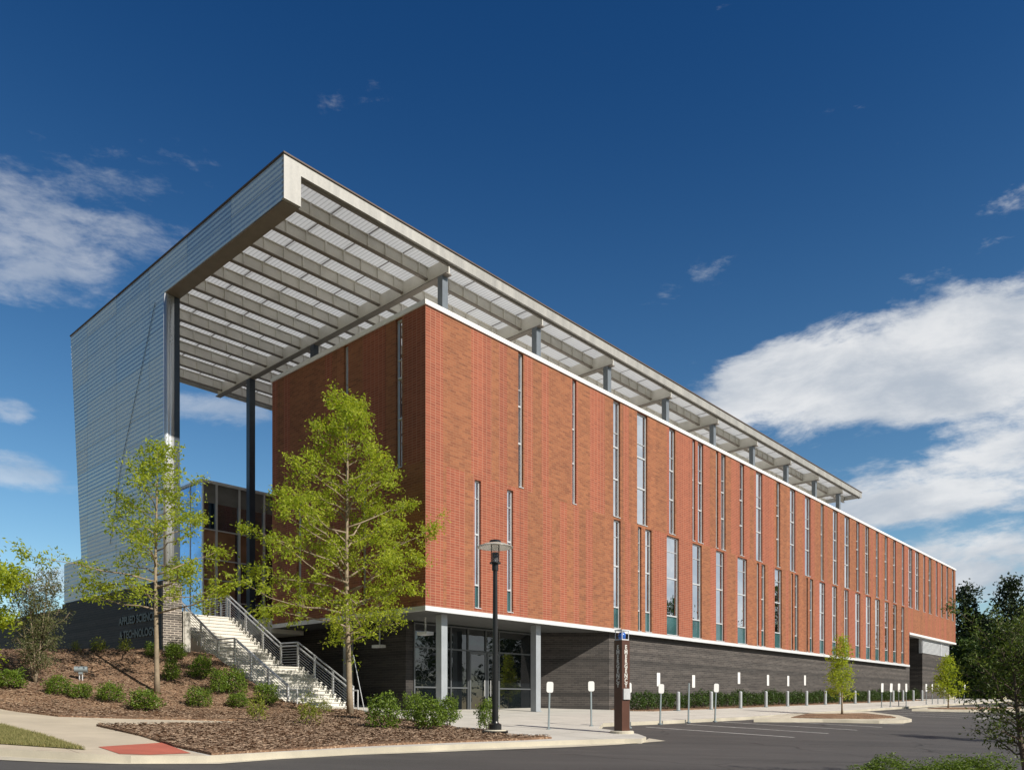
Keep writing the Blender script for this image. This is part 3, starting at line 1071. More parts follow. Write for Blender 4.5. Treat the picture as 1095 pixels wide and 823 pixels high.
# ---- roof canopy
RU0, RU1, RV0, RV1 = -5.68, 45.5, -0.04, 17.5
ZR0, ZR1 = 16.58, 17.0
MB().box(RU0 + 0.6, RU1 - 0.1, RV0 + 0.12, RV1 - 0.1, ZR1 - 0.09, ZR1 - 0.03).build('roof_deck', M['deck'], BR)
fa = MB()
fa.box(RU0 + 0.59, RU1, RV0, RV0 + 0.12, ZR0, ZR1 - 0.03)
fa.box(RU1 - 0.1, RU1, RV0 + 0.12, RV1, ZR0, ZR1 - 0.03)
fa.box(RU0 + 0.59, RU1 - 0.1, RV1 - 0.1, RV1, ZR0 - 0.15, ZR1 - 0.03)
fa.box(RU0, RU0 + 0.588, RV0 - 0.002, RV0 + 0.12, 15.64, ZR1 - 0.03)
fa.build('fascia', M['fascia'], BR)
ed = MB()
ed.box(RU0 - 0.03, RU1 + 0.03, RV0 - 0.04, RV0 + 0.05, ZR1 - 0.028, ZR1 + 0.02)
ed.box(RU0 - 0.03, RU0 + 0.05, RV0 + 0.05, RV1 + 0.02, ZR1 - 0.028, ZR1 + 0.02)
ed.box(RU1 - 0.05, RU1 + 0.03, RV0 + 0.05, RV1 + 0.02, ZR1 - 0.028, ZR1 + 0.02)
ed.build('drip_edge', M['rust'], BR)
ebm = MB()
ebm.box(RU0 + 0.59, RU1 - 0.15, RV0 + 0.125, RV0 + 0.2, ZR0 - 0.07, ZR0 + 0.01)
ebm.build('edge_angle', M['steel_dark'], BR)
# left edge box with dark underside
MB().box(RU0 + 0.04, RU0 + 0.587, RV0 + 0.125, RV1 - 0.02, 15.62, 15.66).build('box_soffit', M['steel_dark'], BR)
MB().box(RU0 + 0.56, RU0 + 0.588, RV0 + 0.125, RV1 - 0.02, 15.661, ZR1 - 0.1).build('box_lining', M['steel_cream'], BR)
GIRD = [1.23, 6.57, 11.7, 16.9, 22.0, 27.05, 32.1, 37.0, 41.7]
PV = [1.3 + 1.42 * k for k in range(12)]
for v in PV:
    p = MB()
    p.box(RU0 + 0.59, RU1 - 0.1, v - 0.012, v + 0.012, 16.45, 16.86)
    p.box(RU0 + 0.59, RU1 - 0.1, v - 0.075, v + 0.075, 16.86, 16.885)
    fl_ = MB().box(RU0 + 0.59, RU1 - 0.1, v - 0.075, v + 0.075, 16.41, 16.448)
    u = RU0 + 1.0
    while u < RU1 - 0.5:
        if min(abs(u - g) for g in GIRD) > 0.3:
            p.box(u - 0.02, u + 0.02, v - 0.07, v + 0.07, 16.45, 16.86)
        u += 0.78
    po = p.build('purlin', M['steel_cream'], BR)
    fl_.build('flange', M['steel_dark'], po)
for u in GIRD:
    g = MB()
    g.box(u - 0.02, u + 0.02, RV0 + 0.13, RV1 - 0.15, 16.24, 16.84)
    go = g.build('girder', M['steel_cream'], BR)
    MB().box(u - 0.13, u + 0.13, RV0 + 0.13, RV1 - 0.15, 16.20, 16.238).build('flange', M['steel_dark'], go)
    c = MB()
    c.box(u - 0.14, u + 0.14, 0.30, 0.56, ZT + 0.0, 16.2)
    c.build('roof_post', M['post'], BR)
for v in (8.7,):
    MB().box(1.1, 1.36, v - 0.13, v + 0.13, ZT - 0.2, 16.2).build('roof_post', M['darkblue'], BR)
MB().box(1.08, 1.38, 13.95, 14.25, 4.0, 16.2).build('roof_post', M['darkblue'], BR)

# ---- corrugated end wall of the canopy
cw = MB()


def vfar(z):
    if z >= 6.83:
        return 16.2 + (17.5 - 16.2) * (z - 6.83) / (17.0 - 6.83)
    return 18.3


def vnear(z):
    return 8.03 if z < 15.64 else RV0 + 0.01


zz = 5.05
pitch = 0.165
prev = None
zl = []
while zz < 16.97:
    zl.append(zz)
    zz += pitch / 6
zl += [6.829, 6.831, 15.639, 15.641]
zl = sorted(zl)
for z in zl:
    ph = (z / pitch) % 1.0
    off = 0.011 * math.sin(2 * math.pi * ph)
    row = ((RU0 - off * 0.5, vnear(z), z), (RU0 - off * 0.5, vfar(z), z))
    if prev:
        cw.poly([prev[0], row[0], row[1], prev[1]])
    prev = row
# inner face, ends
cw.poly([(RU0 + 0.58, 8.03, 5.05), (RU0 + 0.58, vfar(6.9), 5.05), (RU0 + 0.58, 17.4, 16.9), (RU0 + 0.58, 8.03, 16.9)])
cw.poly([(RU0, vfar(6.84), 6.84), (RU0 + .58, vfar(6.84), 6.84), (RU0 + .58, 17.5, 16.97), (RU0, 17.5, 16.97)])
cw.poly([(RU0, 18.3, 5.05), (RU0 + .58, 18.3, 5.05), (RU0 + .58, 18.3, 6.83), (RU0, 18.3, 6.83)])
cw.poly([(RU0, 16.2, 6.83), (RU0 + .58, 16.2, 6.83), (RU0 + .58, 18.3, 6.83), (RU0, 18.3, 6.83)])
cw.poly([(RU0, 8.03, 5.05), (RU0 + .58, 8.03, 5.05), (RU0 + .58, 18.3, 5.05), (RU0, 18.3, 5.05)])
cw.build('corrugated_wall', M['corr'], BR)
tr = MB()
tr.box(RU0 + 0.10, RU0 + 0.36, 8.0, 8.028, 5.06, 15.61)
tr.tube((RU0 + 0.10, 8.06, 5.06), (RU0 + 0.10, 8.06, 15.61), 0.11, n=24)
MB().box(RU0 + 0.365, RU0 + 0.575, 8.005, 8.028, 5.06, 15.61).build('end_strip', M['darkblue'], BR)
tr.build('corner_trim', M['chrome'], BR, True)
sm = MB()
p0, p1 = Vector((RU0 - 0.02, 8.75, 15.5)), Vector((RU0 - 0.02, 11.9, 10.0))
p2 = Vector((RU0 - 0.02, 13.0, 7.0))
sm.tube(p0, p1, 0.008, n=5)
sm.tube(p1, p2, 0.008, n=5)
sm.build('seam', M['seam'], BR)

# ---- upper terrace
tz = 4.28
MB().box(-5.08, 0.0, 11.85, 30, 3.2, tz).build('terrace', M['stair'], BR)
MB().box(0.0, 12, V_END + 0.05, 30, 3.6, tz).build('terrace', M['stair'], BR)

# ------------------------------------------------------------------ charcoal brick wall with lettering
GW = empty('brick_wall', (CX, CY, 0), ANG)
tag(GW, 'long charcoal brick garden wall with raised lettering under the corrugated metal wall', 'wall')
g = MB()
g.box(-5.76, -5.02, 8.04, 18.3, 0.5, 5.0)
g.box(-5.76, -5.2, 18.3, 42, 0.5, 4.75)
g.build('wall', M['slate_wall'], GW)
MB().box(-5.74, -5.04, 7.98, 8.04, 0.5, 5.0).build('end_pier', M['pier'], GW)
fc = MB()
fc.box(-5.79, -5.17, 18.3, 42.0, 4.752, 4.82)
fc.build('coping', M['seam'], GW)


def letters(txt, size, mat, parent, loc, rot, align='LEFT', depth=0.01, name='lettering'):
    cu = bpy.data.curves.new(name, 'FONT')
    cu.body = txt
    cu.size = size
    cu.extrude = depth
    cu.align_x = align
    cu.offset = size * 0.035
    cu.materials.append(mat)
    o = bpy.data.objects.new(name, cu)
    C.objects.link(o)
    dg = bpy.context.evaluated_depsgraph_get()
    me = bpy.data.meshes.new_from_object(o.evaluated_get(dg))
    bpy.data.objects.remove(o)
    ob = bpy.data.objects.new(name, me)
    C.objects.link(ob)
    ob.parent = parent
    ob.location = loc
    ob.rotation_euler = rot
    return ob


M['letter_w'] = plain('pylon_letter', (0.62, 0.61, 0.58), 0.5, 0, 0.05)
M['letter'] = plain('grey_letter', (0.042, 0.045, 0.047), 0.5, 0.2, 0.05)
# the wall faces -u: text runs toward -v as seen from outside
for (t_, z, s_) in (("CENTER FOR", 4.18, 0.42), ("APPLIED SCIENCE", 3.62, 0.42), ("& TECHNOLOGY", 3.06, 0.42)):
    letters(t_, s_, M['letter'], GW, (-5.775, 8.55, z), (R(90), 0, R(-90)), 'RIGHT', 0.02)

# ------------------------------------------------------------------ stair
ST = empty('staircase', (CX, CY, 0), ANG)
tag(ST, 'broad pale concrete outdoor staircase with steel cable railings rising beside the mulch bank', 'staircase')
SU0, SU1 = -3.9, -1.0
V0, V1, V2, V3 = 2.75, 6.36, 7.6, 11.85
Z0, Z1, Z2 = 0.1, 1.93, tz
st = MB()
n1s, n2s = 12, 14


def stair_z(v):
    if v <= V0:
        return Z0
    if v < V1:
        return Z0 + (Z1 - Z0) * (v - V0) / (V1 - V0)
    if v < V2:
        return Z1
    return Z1 + (Z2 - Z1) * min(1, (v - V2) / (V3 - V2))


for k in range(n1s):
    a = V0 + (V1 - V0) * k / n1s
    z = Z0 + (Z1 - Z0) * (k + 1) / n1s
    st.box(SU0, SU1, a, V1 if k == n1s - 1 else a + (V1 - V0) / n1s, -0.5, z - 0.05)
    st.box(SU0 + 0.002, SU1 - 0.002, a - 0.03, a + (V1 - V0) / n1s - 0.002, z - 0.05, z)
st.box(SU0, SU1, V1, V2, -0.5, Z1)
for k in range(n2s):
    a = V2 + (V3 - V2) * k / n2s
    z = Z1 + (Z2 - Z1) * (k + 1) / n2s
    st.box(SU0, SU1, a, a + (V3 - V2) / n2s, -0.5, z - 0.05)
    st.box(SU0 + 0.002, SU1 - 0.002, a - 0.03, a + (V3 - V2) / n2s - 0.002, z - 0.05, z)
st.build('steps', M['stair'], ST)
ck = MB()
ck.box(-5.0, -4.72, 7.95, 12, 0.5, 3.95)
ck.build('cheek_wall', M['concrete'], ST)


def railing(u, side_):
    r = MB()
    hp = 1.0
    # outline: bottom flight, landing, top flight
    runs = [(V0 - 0.05, V1 - 0.02), (V1 - 0.02, V2 + 0.02), (V2 + 0.02, V3)]
    posts = [V0 + 0.0, V0 + 1.25, V0 + 2.45, V1, V2, V2 + 1.4, V2 + 2.8, V3 - 0.05]
    for v in posts:
        z = stair_z(v)
        r.box(u - 0.03, u + 0.03, v - 0.03, v + 0.03, z - 0.15, z + hp)

    def zt(v):
        return stair_z(v) + hp
    for (a, b) in runs:
        r.tube((u, a, zt(a)), (u, b, zt(b)), 0.03, n=8)
        r.tube((u + side_ * 0.09, a, zt(a) - 0.13), (u + side_ * 0.09, b, zt(b) - 0.13), 0.024, n=8)
        for k in range(8):
            h = 0.12 + k * 0.105
            r.tube((u, a, zt(a) - hp + h), (u, b, zt(b) - hp + h), 0.011, n=5)
    # returned end at the foot
    e = V0 - 0.42
    r.tube((u + side_ * 0.09, V0 - 0.05, zt(V0) - 0.13), (u + side_ * 0.09, e, zt(V0) - 0.13), 0.024)
    r.tube((u + side_ * 0.09, e, zt(V0) - 0.13), (u + side_ * 0.09, e, Z0), 0.024)
    r.build('railing', M['galv'], ST)


railing(SU0 + 0.1, 1)
railing(SU1 - 0.1, -1)
# top guard on the terrace edge by the stair
tg = MB()
for k in range(5):
    v = V3 + 0.2 + k * 0.5
    tg.box(SU1 - 0.13, SU1 - 0.07, v - 0.03, v + 0.03, tz, tz + 1.0)
tg.tube((SU1 - 0.1, V3, tz + 1.0), (SU1 - 0.1, V3 + 2.3, tz + 1.0), 0.03)
for k in range(8):
    tg.tube((SU1 - 0.1, V3, tz + 0.12 + k * 0.105), (SU1 - 0.1, V3 + 2.3, tz + 0.12 + k * 0.105), 0.011, n=5)
tg.build('railing', M['galv'], ST)

# ------------------------------------------------------------------ glazed block behind the stair
GB = empty('glass_building', (CX, CY, tz), ANG)
tag(GB, 'blue mirrored glass block standing behind the stair under the metal canopy', 'building')
gz1 = 11.3 - tz
gu0, gu1, gv0, gv1 = -0.3, 12.0, 16.0, 28.0
mul = MB()
us = [gu0 + 0.03, 0.44, 1.66, 3.04, 4.4, 5.7, 7.0, 8.3, 9.6, 10.9]
for u in us:
    mul.box(u - 0.035, u + 0.035, gv0 - 0.09, gv0 + 0.02, 0, gz1)
v = gv0 + 1.2
while v < gv1:
    mul.box(gu0 - 0.03, gu0 + 0.02, v - 0.025, v + 0.025, 0, gz1)
    v += 1.2
for z in (0.05, 1.25, 2.3, 3.3, 4.75):
    mul.box(gu0 + 0.03, gu1, gv0 - 0.06, gv0 + 0.015, z - 0.025, z + 0.025)
mul.build('mullions', M['frame'], GB)
MB().box(gu0 - 0.08, gu1, gv0 - 0.12, gv1, gz1, gz1 + 0.12).build('roof_edge', M['steel_white'], GB)
MB().box(gu0, gu0 + 0.015, gv0 + 0.02, gv1, 0, gz1).build('side_glass', M['bluegl'], GB)
MB().box(gu0 + 0.02, gu1, gv0 + 0.02, gv0 + 0.04, gz1 - 0.95, gz1).build('spandrel_band', M['greyband'], GB)
MB().box(gu0 + 0.02, gu1, gv0 + 0.02, gv0 + 0.04, 4.75, gz1 - 0.95).build('front_glass', M['glass2'], GB)
MB().box(gu0 + 0.02, 1.45, gv0 + 0.02, gv0 + 0.04, 0, 4.75).build('front_glass', M['brownp'], GB)
MB().box(1.45, 1.66, gv0 + 0.02, gv0 + 0.04, 0, 4.75).build('front_glass', M['glass2'], GB)
MB().box(1.66, 3.04, gv0 + 0.02, gv0 + 0.04, 3.3, 4.75).build('front_glass', M['brownp'], GB)
MB().box(1.66, 3.04, gv0 + 0.02, gv0 + 0.04, 0, 3.3).build('front_glass', M['glass2'], GB)
MB().box(3.04, gu1, gv0 + 0.02, gv0 + 0.04, 0, 4.75).build('front_glass', M['glass2'], GB)
MB().box(gu0 + 0.1, gu1, gv0 + 0.3, gv1 - .1, 0, gz1 - .05).build('core', M['darkblue'], GB)

# ------------------------------------------------------------------ foliage
def leaf_mesh(name, centres, mat, length, width, rnd, droop=0.3, fold=0.25):
    """one small folded leaf (two triangles-pairs) at every centre"""
    vs, fs = [], []
    for (p, s) in centres:
        d = Vector((rnd.gauss(0, 1), rnd.gauss(0, 1), rnd.gauss(0, 0.8) - droop)).normalized()
        a = d.orthogonal().normalized()
        a.rotate(Matrix.Rotation(rnd.uniform(0, 6.28), 3, d))
        n = d.cross(a)
        L, Wd = length * s, width * s
        b = len(vs)
        p = Vector(p)
        vs += [tuple(p), tuple(p + d * L * 0.5 + a * Wd * 0.5 + n * fold * Wd), tuple(p + d * L), tuple(p + d * L * 0.5 - a * Wd * 0.5 + n * fold * Wd)]
        fs.append((b, b + 1, b + 2, b + 3))
    me = bpy.data.meshes.new(name)
    me.from_pydata(vs, [], fs)
    me.materials.append(mat)
    me.update()
    return me


def link(name, me, parent=None):
    o = bpy.data.objects.new(name, me)
    C.objects.link(o)
    if parent:
        o.parent = parent
    return o


def tree(name, label, base, height, radius, clear, trunk_r, n_limbs, n_leaf, leaf, mats, seed, profile, rise=0.45, lean=(0, 0), cat='tree', group=None, twig_spread=0.28, wide=None, cluster=1.0, stems=1):
    """trunk with limbs and twigs, leaves in tufts along the twigs"""
    rnd = random.Random(seed)
    root = empty(name, base)
    tag(root, label, cat, group)
    tk = MB()
    tufts = []
    for s_ in range(stems):
        if stems > 1:
            a0 = 2 * math.pi * s_ / stems + rnd.uniform(-.4, .4)
            ln = (lean[0] + math.cos(a0) * height * 0.16, lean[1] + math.sin(a0) * height * 0.16)
            hh = height * rnd.uniform(0.75, 1.0)
        else:
            ln, hh = lean, height
        N = 14
        pts, rad = [], []
        wob = [rnd.gauss(0, 1) for _ in range(4)]
        for k in range(N + 1):
            t = k / N
            x = ln[0] * t + trunk_r * 0.9 * (wob[0] * math.sin(t * 5 + wob[1]))* t
            y = ln[1] * t + trunk_r * 0.9 * (wob[2] * math.sin(t * 4 + wob[3]))* t
            pts.append(Vector((x, y, hh * 0.97 * t)))
            rad.append(max(0.008, trunk_r * (1 - t) ** 0.8 * (1.25 if k == 0 else 1)))
        tk.path(pts, rad, 8)

        def at(t):
            f = t * N
            i = min(N - 1, int(f))
            return pts[i].lerp(pts[i + 1], f - i), rad[i]
        for j in range(n_limbs):
            t = clear + (1 - clear) * ((j + rnd.random()) / n_limbs) ** 0.95
            t = min(t, 0.985)
            p, r = at(t)
            az_ = j * 2.399 + rnd.uniform(-0.5, 0.5)
            ht = (t - clear) / (1 - clear)
            L = radius * profile(ht) * rnd.uniform(0.55, 1.2)
            up = rise + 0.5 * ht + rnd.uniform(-0.12, 0.12)
            d = Vector((math.cos(az_), math.sin(az_), up)).normalized()
            lp, lr = [p], [min(r * 0.6, trunk_r * 0.38)]
            m = 5
            for k in range(1, m + 1):
                q = lp[-1] + d * (L / m) + Vector((rnd.gauss(0, .05), rnd.gauss(0, .05), rnd.gauss(0, .04))) * L
                lp.append(q)
                lr.append(max(0.005, lr[0] * (1 - k / (m + 0.6))))
            tk.path(lp, lr, 5)
            nt = max(3, int(5 * L / max(radius, .1) * 2.2))
            for k in range(nt):
                f = rnd.uniform(0.28, 1.0) * m
                i = min(m - 1, int(f))
                o = lp[i].lerp(lp[i + 1], f - i)
                td = (d * 0.6 + Vector((rnd.gauss(0, .8), rnd.gauss(0, .8), rnd.gauss(0.05, .5)))).normalized()
                tl = twig_spread * radius * rnd.uniform(0.5, 1.15) * (0.5 + 0.5 * (1 - ht))
                e = o + td * tl
                tk.tube(o, e, max(0.004, lr[i] * 0.3), 0.003, 4, caps=False)
                for q_ in range(5):
                    tufts.append((o.lerp(e, rnd.uniform(0.35, 1.05)), tl))
                tufts.append((lp[-1], tl))
        tufts.append((pts[-1], radius * 0.2))
    link_t = tk.build('trunk', mats[0], root, True)
    cen = []
    for k in range(n_leaf):
        c, tl = tufts[rnd.randrange(len(tufts))]
        s = leaf * 1.15 * cluster
        cen.append((c + Vector((rnd.gauss(0, s), rnd.gauss(0, s), rnd.gauss(0, s * 0.8))), rnd.uniform(0.6, 1.3)))
    link('crown', leaf_mesh('crown', cen, mats[1], leaf, leaf * (wide or 0.42), rnd), root)
    return root


def pyr(t):
    return (0.55 + 0.9 * t) if t < 0.35 else max(0.10, 1.0 - ((t - 0.35) / 0.65) ** 1.25 * 0.92) * 0.98


def rnd_top(t):
    return max(0.12, math.sin(math.pi * min(1, 0.22 + 0.76 * t))) ** 0.8


def colm(t):
    return max(0.15, (1 - t) ** 0.6)


def base_at(px, py, off=0.15):
    x, y = P(px, py, off)
    return (x, y, H(x, y) + off)


def px_h(base, py):
    """height that reaches the image row py above this base"""
    return CAMZ + (751 - py) * base[1] / 837 - base[2]


bB = base_at(374.5, 764)
tree('oak_tree', 'tall young oak with a full bright green pyramid crown before the brick end wall', bB, px_h(bB, 414), 116 * bB[1] / 837, 0.215, 0.105, 64, 25500, 0.12,
     (M['bark'], M['leaf_y']), 11, lambda t: (0.8 + 1.0 * t) if t < 0.2 else max(0.10, 1.0 - ((t - 0.2) / 0.8) ** 1.05 * 0.92), 0.26, (-0.25, 0.1), twig_spread=0.27, cluster=0.9)
bA = base_at(168, 741)
tree('oak_tree', 'thin young oak with a loose bright green crown before the corrugated metal wall', bA, px_h(bA, 468), 105 * bA[1] / 837, 0.31, 0.085, 38, 10500, 0.115,
     (M['bark'], M['leaf_y']), 29, lambda t: max(0.1, 1 - t * 0.92), 0.16, (-0.1, 0.1), twig_spread=0.28, cluster=0.9)
xl, yl = -15.0, 20.5
bL = (xl, yl, H(xl, yl) + .15)
tree('oak_tree', 'yellow green oak cut off by the left edge of the picture above the garden wall', bL, px_h(bL, 530), 2.1, 0.08, 0.10, 52, 16000, 0.14, (M['bark'], M['leaf_y']), 41, pyr, 0.3)
bS = base_at(38, 731)
tree('shrub_tree', 'grey green multi-stemmed shrub tree before the charcoal wall', bS, px_h(bS, 612), 0.75, 0.10, 0.03, 18, 8500, 0.085, (M['bark'], M['leaf_g']), 55, lambda t: 0.7 + 0.3 * math.sin(3 * t), 0.9, stems=5, wide=0.3)

# small trees in the kerb islands
b3 = base_at(900.5, 763.5, .16)
tree('young_tree', 'slender young tree with a narrow green crown on the kerb island by the parking bays', b3, px_h(b3, 680), 0.78, 0.20, 0.05, 30, 3600, 0.11, (M['bark'], M['leaf_y']), 63, colm, 0.55)
b4 = base_at(1014, 756.5, .16)
tree('young_tree', 'small leafy tree on the far kerb island before the grey loading wall', b4, px_h(b4, 703), 0.95, 0.18, 0.05, 26, 4200, 0.14, (M['bark'], M['leaf_y']), 67, colm, 0.5)
# ornamental tree close to the camera at the right edge
b5 = (8.5, 12.9, H(8.5, 12.9) + 0.14)
tree('ornamental_tree', 'dark open branched ornamental tree close by at the right edge of the picture', b5, px_h(b5, 660), 1.0, 0.16, 0.05, 32, 10500, 0.066, (M['bark2'], M['leaf_m']), 174, lambda t: 0.75 + 0.35 * math.sin(2.8 * t), 0.5, (0.15, 0.1), stems=2, wide=0.4)
# its neighbour, which throws the long shadow over the asphalt
b6 = (16.9, 23.0, H(16.9, 23.0))
tree('ornamental_tree', 'dark leafy tree beyond the right edge whose shadow lies on the asphalt', b6, 4.0, 1.15, 0.3, 0.06, 24, 5200, 0.09, (M['bark2'], M['leaf_m']), 73, rnd_top, 0.5)

# dark evergreens behind the far end and beyond the car park
far = [(1032, 96, 14.2, 3.4, 0), (1054, 104, 11.0, 3.6, 0), (1082, 92, 14.6, 3.6, 0), (1108, 98, 13.4, 3.8, 0), (1046, 118, 13.0, 4.0, 1), (1068, 88, 8.0, 3.0, 1), (1122, 84, 11.5, 3.6, 1), (1036, 92, 7.0, 2.8, 1)]
lab = ['tallest dark evergreen just right of the brick end', 'lower dark evergreen in the gap between the two tall ones', 'tall dark evergreen with ragged top near the right edge', 'dark evergreen at the very right edge behind the ornamental tree',
       'dark green tree farthest back behind the evergreens', 'low dark green tree in front of the evergreens', 'dark tree outside the right edge beside the car park', 'low bushy dark tree at the foot of the brick end']
for i, (px, Y, h, r, k) in enumerate(far):
    X = (px - 547.5) / 837 * Y
    tree('evergreen_tree', lab[i], (X, Y, H(X, Y) - 0.2), h, r, 0.06, 0.22, 46, 8000, 0.42, (M['bark2'], M['leaf_d'] if k == 0 else M['leaf_h']), 80 + i, lambda t: max(0.12, 1 - t ** 1.6 * 0.85), 0.25, group='dark trees beyond the far end of the building', twig_spread=0.3, wide=0.5)
for i, (X, Y, h) in enumerate([(74, 62, 15), (80, 52, 18), (77, 43, 14), (84, 33, 17), (80, 23, 15), (70, 74, 16), (86, 10, 15)]):
    tree('evergreen_tree', 'dark tree standing across the car park, mirrored in the slit windows', (X, Y, H(X, Y) - 0.2), h, 4.2, 0.08, 0.22, 34, 4200, 0.6, (M['bark2'], M['leaf_h']), 120 + i, lambda t: max(0.12, 1 - t ** 1.6 * 0.8), 0.3, group='trees across the car park', wide=0.5)


def bush_mesh(seed, n, leaf, mat, lump=0.2, flat=1.0, hollow=0.45):
    """leaf-sized faces through an uneven rounded crown; unit radius, sits on z = 0"""
    rnd = random.Random(seed)
    off = rnd.uniform(0, 50)
    cen = []
    while len(cen) < n:
        d = Vector((rnd.gauss(0, 1), rnd.gauss(0, 1), rnd.gauss(0, 1))).normalized()
        if d.z < -0.75:
            continue
        rr = 1 + lump * 1.6 * mnoise.noise((d.x * 1.6 + off, d.y * 1.6, d.z * 1.6)) + lump * 1.2 * mnoise.noise((d.x * 4 + off, d.y * 4, d.z * 4))
        k = hollow + (1 - hollow) * rnd.random() ** 0.45
        p = d * rr * k
        z = (p.z * 0.62 + 0.55) * 1.55 * flat
        if z < 0.02:
            continue
        cen.append((Vector((p.x, p.y, z)), rnd.uniform(0.6, 1.35)))
    return leaf_mesh('foliage', cen, mat, leaf, leaf * 0.52, rnd, droop=-0.15)


def stem_mesh(seed, n=7):
    rnd = random.Random(seed)
    m = MB()
    for k in range(n):
        a = rnd.uniform(0, 6.28)
        m.path([(0.06 * math.cos(a), 0.06 * math.sin(a), -0.05), (0.25 * math.cos(a), 0.25 * math.sin(a), 0.45), (0.55 * math.cos(a), 0.55 * math.sin(a), 1.05)], [0.035, 0.025, 0.012], 5)
    return m.mesh('stems', M['bark2'], True)


SB = {'s': [bush_mesh(200 + i, 2100, 0.15, M['leaf_s'], 0.32) for i in range(4)], 'h': [bush_mesh(220 + i, 1100, 0.19, M['leaf_h'], 0.25) for i in range(4)],
      'l': [bush_mesh(240 + i, 520, 0.20, M['leaf_l'], 0.35, hollow=0.3) for i in range(2)], 'b': [bush_mesh(260 + i, 6500, 0.085, M['leaf_s'], 0.28) for i in range(2)], 'a': [bush_mesh(250 + i, 700, 0.15, M['leaf_l'], 0.5, hollow=0.15) for i in range(2)]}
STM = [stem_mesh(300 + i) for i in range(3)]
shrub_i = [0]


def shrub(loc, w, h, kind, label, group, name='shrub', cat='shrub'):
    i = shrub_i[0]
    shrub_i[0] += 1
    root = empty(name, loc, random.uniform(0, 6.28))
    root.scale = (w / 2.1, w / 2.1, h / 1.8)
    tag(root, label, cat, group)
    link('foliage', SB[kind][i % len(SB[kind])], root)
    link('stems', STM[i % 3], root)
    return root


# (px, base py, width px, height px, kind, label)
bank = 'shrubs planted in the mulch beds'
shr = [
    (4, 738, 34, 22, 's', 'dark green shrub cut off by the left edge of the picture'),
    (57, 744, 27, 20, 's', 'round green shrub just right of the multi-stemmed shrub tree'),
    (82, 748.5, 25, 17, 's', 'small round green shrub below the spotlight'),
    (114, 752, 28, 21, 's', 'round green shrub halfway between the spotlight and the thin oak'),
    (150, 761, 35, 24, 's', 'widest round green shrub, beside the path left of the thin oak'),
    (160, 703, 15, 15, 's', 'small green shrub at the foot of the brick end pier, left of the oak trunk'),
    (184, 707, 23, 18, 's', 'dark green shrub before the pale stair cheek wall'),
    (181, 730, 17, 26, 's', 'upright green shrub right of the thin oak trunk'),
    (212, 728, 25, 26, 's', 'green shrub on the bank beside the upper stair railing'),
    (209, 757, 28, 21, 's', 'dark green shrub alone at the foot of the bank right of the thin oak'),
    (231, 743, 20, 28, 's', 'green shrub against the stair railing below the landing'),
    (248, 744, 26, 29, 's', 'tall green shrub against the middle of the stair railing'),
    (252, 758, 25, 17, 's', 'low dark green shrub below the tall one beside the stair'),
    (273, 772, 23, 28, 'l', 'yellow green shrub in front of the lower stair railing'),
    (282, 755, 27, 24, 's', 'round green shrub against the lower stair railing'),
    (328, 776, 30, 33, 'a', 'airy lime green shrub before the foot of the stair'),
    (346, 764, 17, 19, 'a', 'small lime green shrub at the foot of the stair'),
    (408.5, 780, 38, 37, 's', 'large round green shrub nearest to the tall oak trunk'),
    (441, 773, 25, 32, 's', 'green shrub set back between the two large ones before the entrance'),
    (458, 782, 38, 36, 's', 'large round green shrub in the middle of the row before the entrance'),
    (479, 777, 25, 33, 's', 'green shrub just in front of the corner column'),
    (521, 780, 25, 31, 's', 'green shrub beside the base of the black lamp post'),
]
for (px, py, w, h, k, lb) in shr:
    b = base_at(px, py, 0.15)
    s = b[1] / 837
    shrub((b[0], b[1] + 0.3 * w * s, H(b[0], b[1] + 0.3 * w * s) + 0.15), w * s * 0.98, h * s * 1.0, k, lb, bank)
for (px, py, w, h, k, lb) in [(80.5, 697, 11, 12, 'a', 'leftmost small pale plant at the foot of the charcoal wall'), (105, 698, 18, 15, 'l', 'middle yellow green plant at the foot of the charcoal wall'), (133.5, 697.5, 13, 15, 'l', 'rightmost yellow green plant at the foot of the charcoal wall')]:
    b = base_at(px, py, 0.15)
    s = b[1] / 837
    shrub(b, w * s, h * s, k, lb, 'small plants along the charcoal wall', 'plant', 'plant')
# low bushes close to the camera, bottom right
for (X, Y, w, h, lb) in [(5.45, 12.0, 1.0, 0.50, 'low bright green bush at the bottom edge, left one'), (6.1, 11.6, 1.1, 0.50, 'low bright green bush at the bottom edge, middle one'), (6.75, 11.9, 1.15, 0.56, 'low bright green bush at the bottom edge next to the ornamental tree'), (7.6, 11.5, 1.1, 0.42, 'low green bush at the bottom edge under the ornamental tree')]:
    X += 0.32
    shrub((X, Y, H(X, Y) + 0.13), w, h, 'b', lb, 'low bushes by the camera', 'bush', 'bush')

# ------------------------------------------------------------------ bollards, hedge, signs
def bollard_proto():
    root = empty('bollard', (0, 0, 0))
    m = MB()
    m.lathe([(0.09, 0), (0.09, 0.84), (0.082, 0.885), (0.05, 0.91), (0.0, 0.915)], 16)
    m.build('post', M['boll'], root, False)
    MB().lathe([(0.12, 0), (0.12, 0.03), (0.09, 0.045)], 16).build('collar', M['signp'], root)
    return root


def upx_v(px, v):
    """u where the line v = const crosses the image column px"""
    q = (px - 547.5) / 837
    ax, ay = CX + DL.x * v, CY + DL.y * v
    return (ax - q * ay) / (q * DR.y - DR.x)


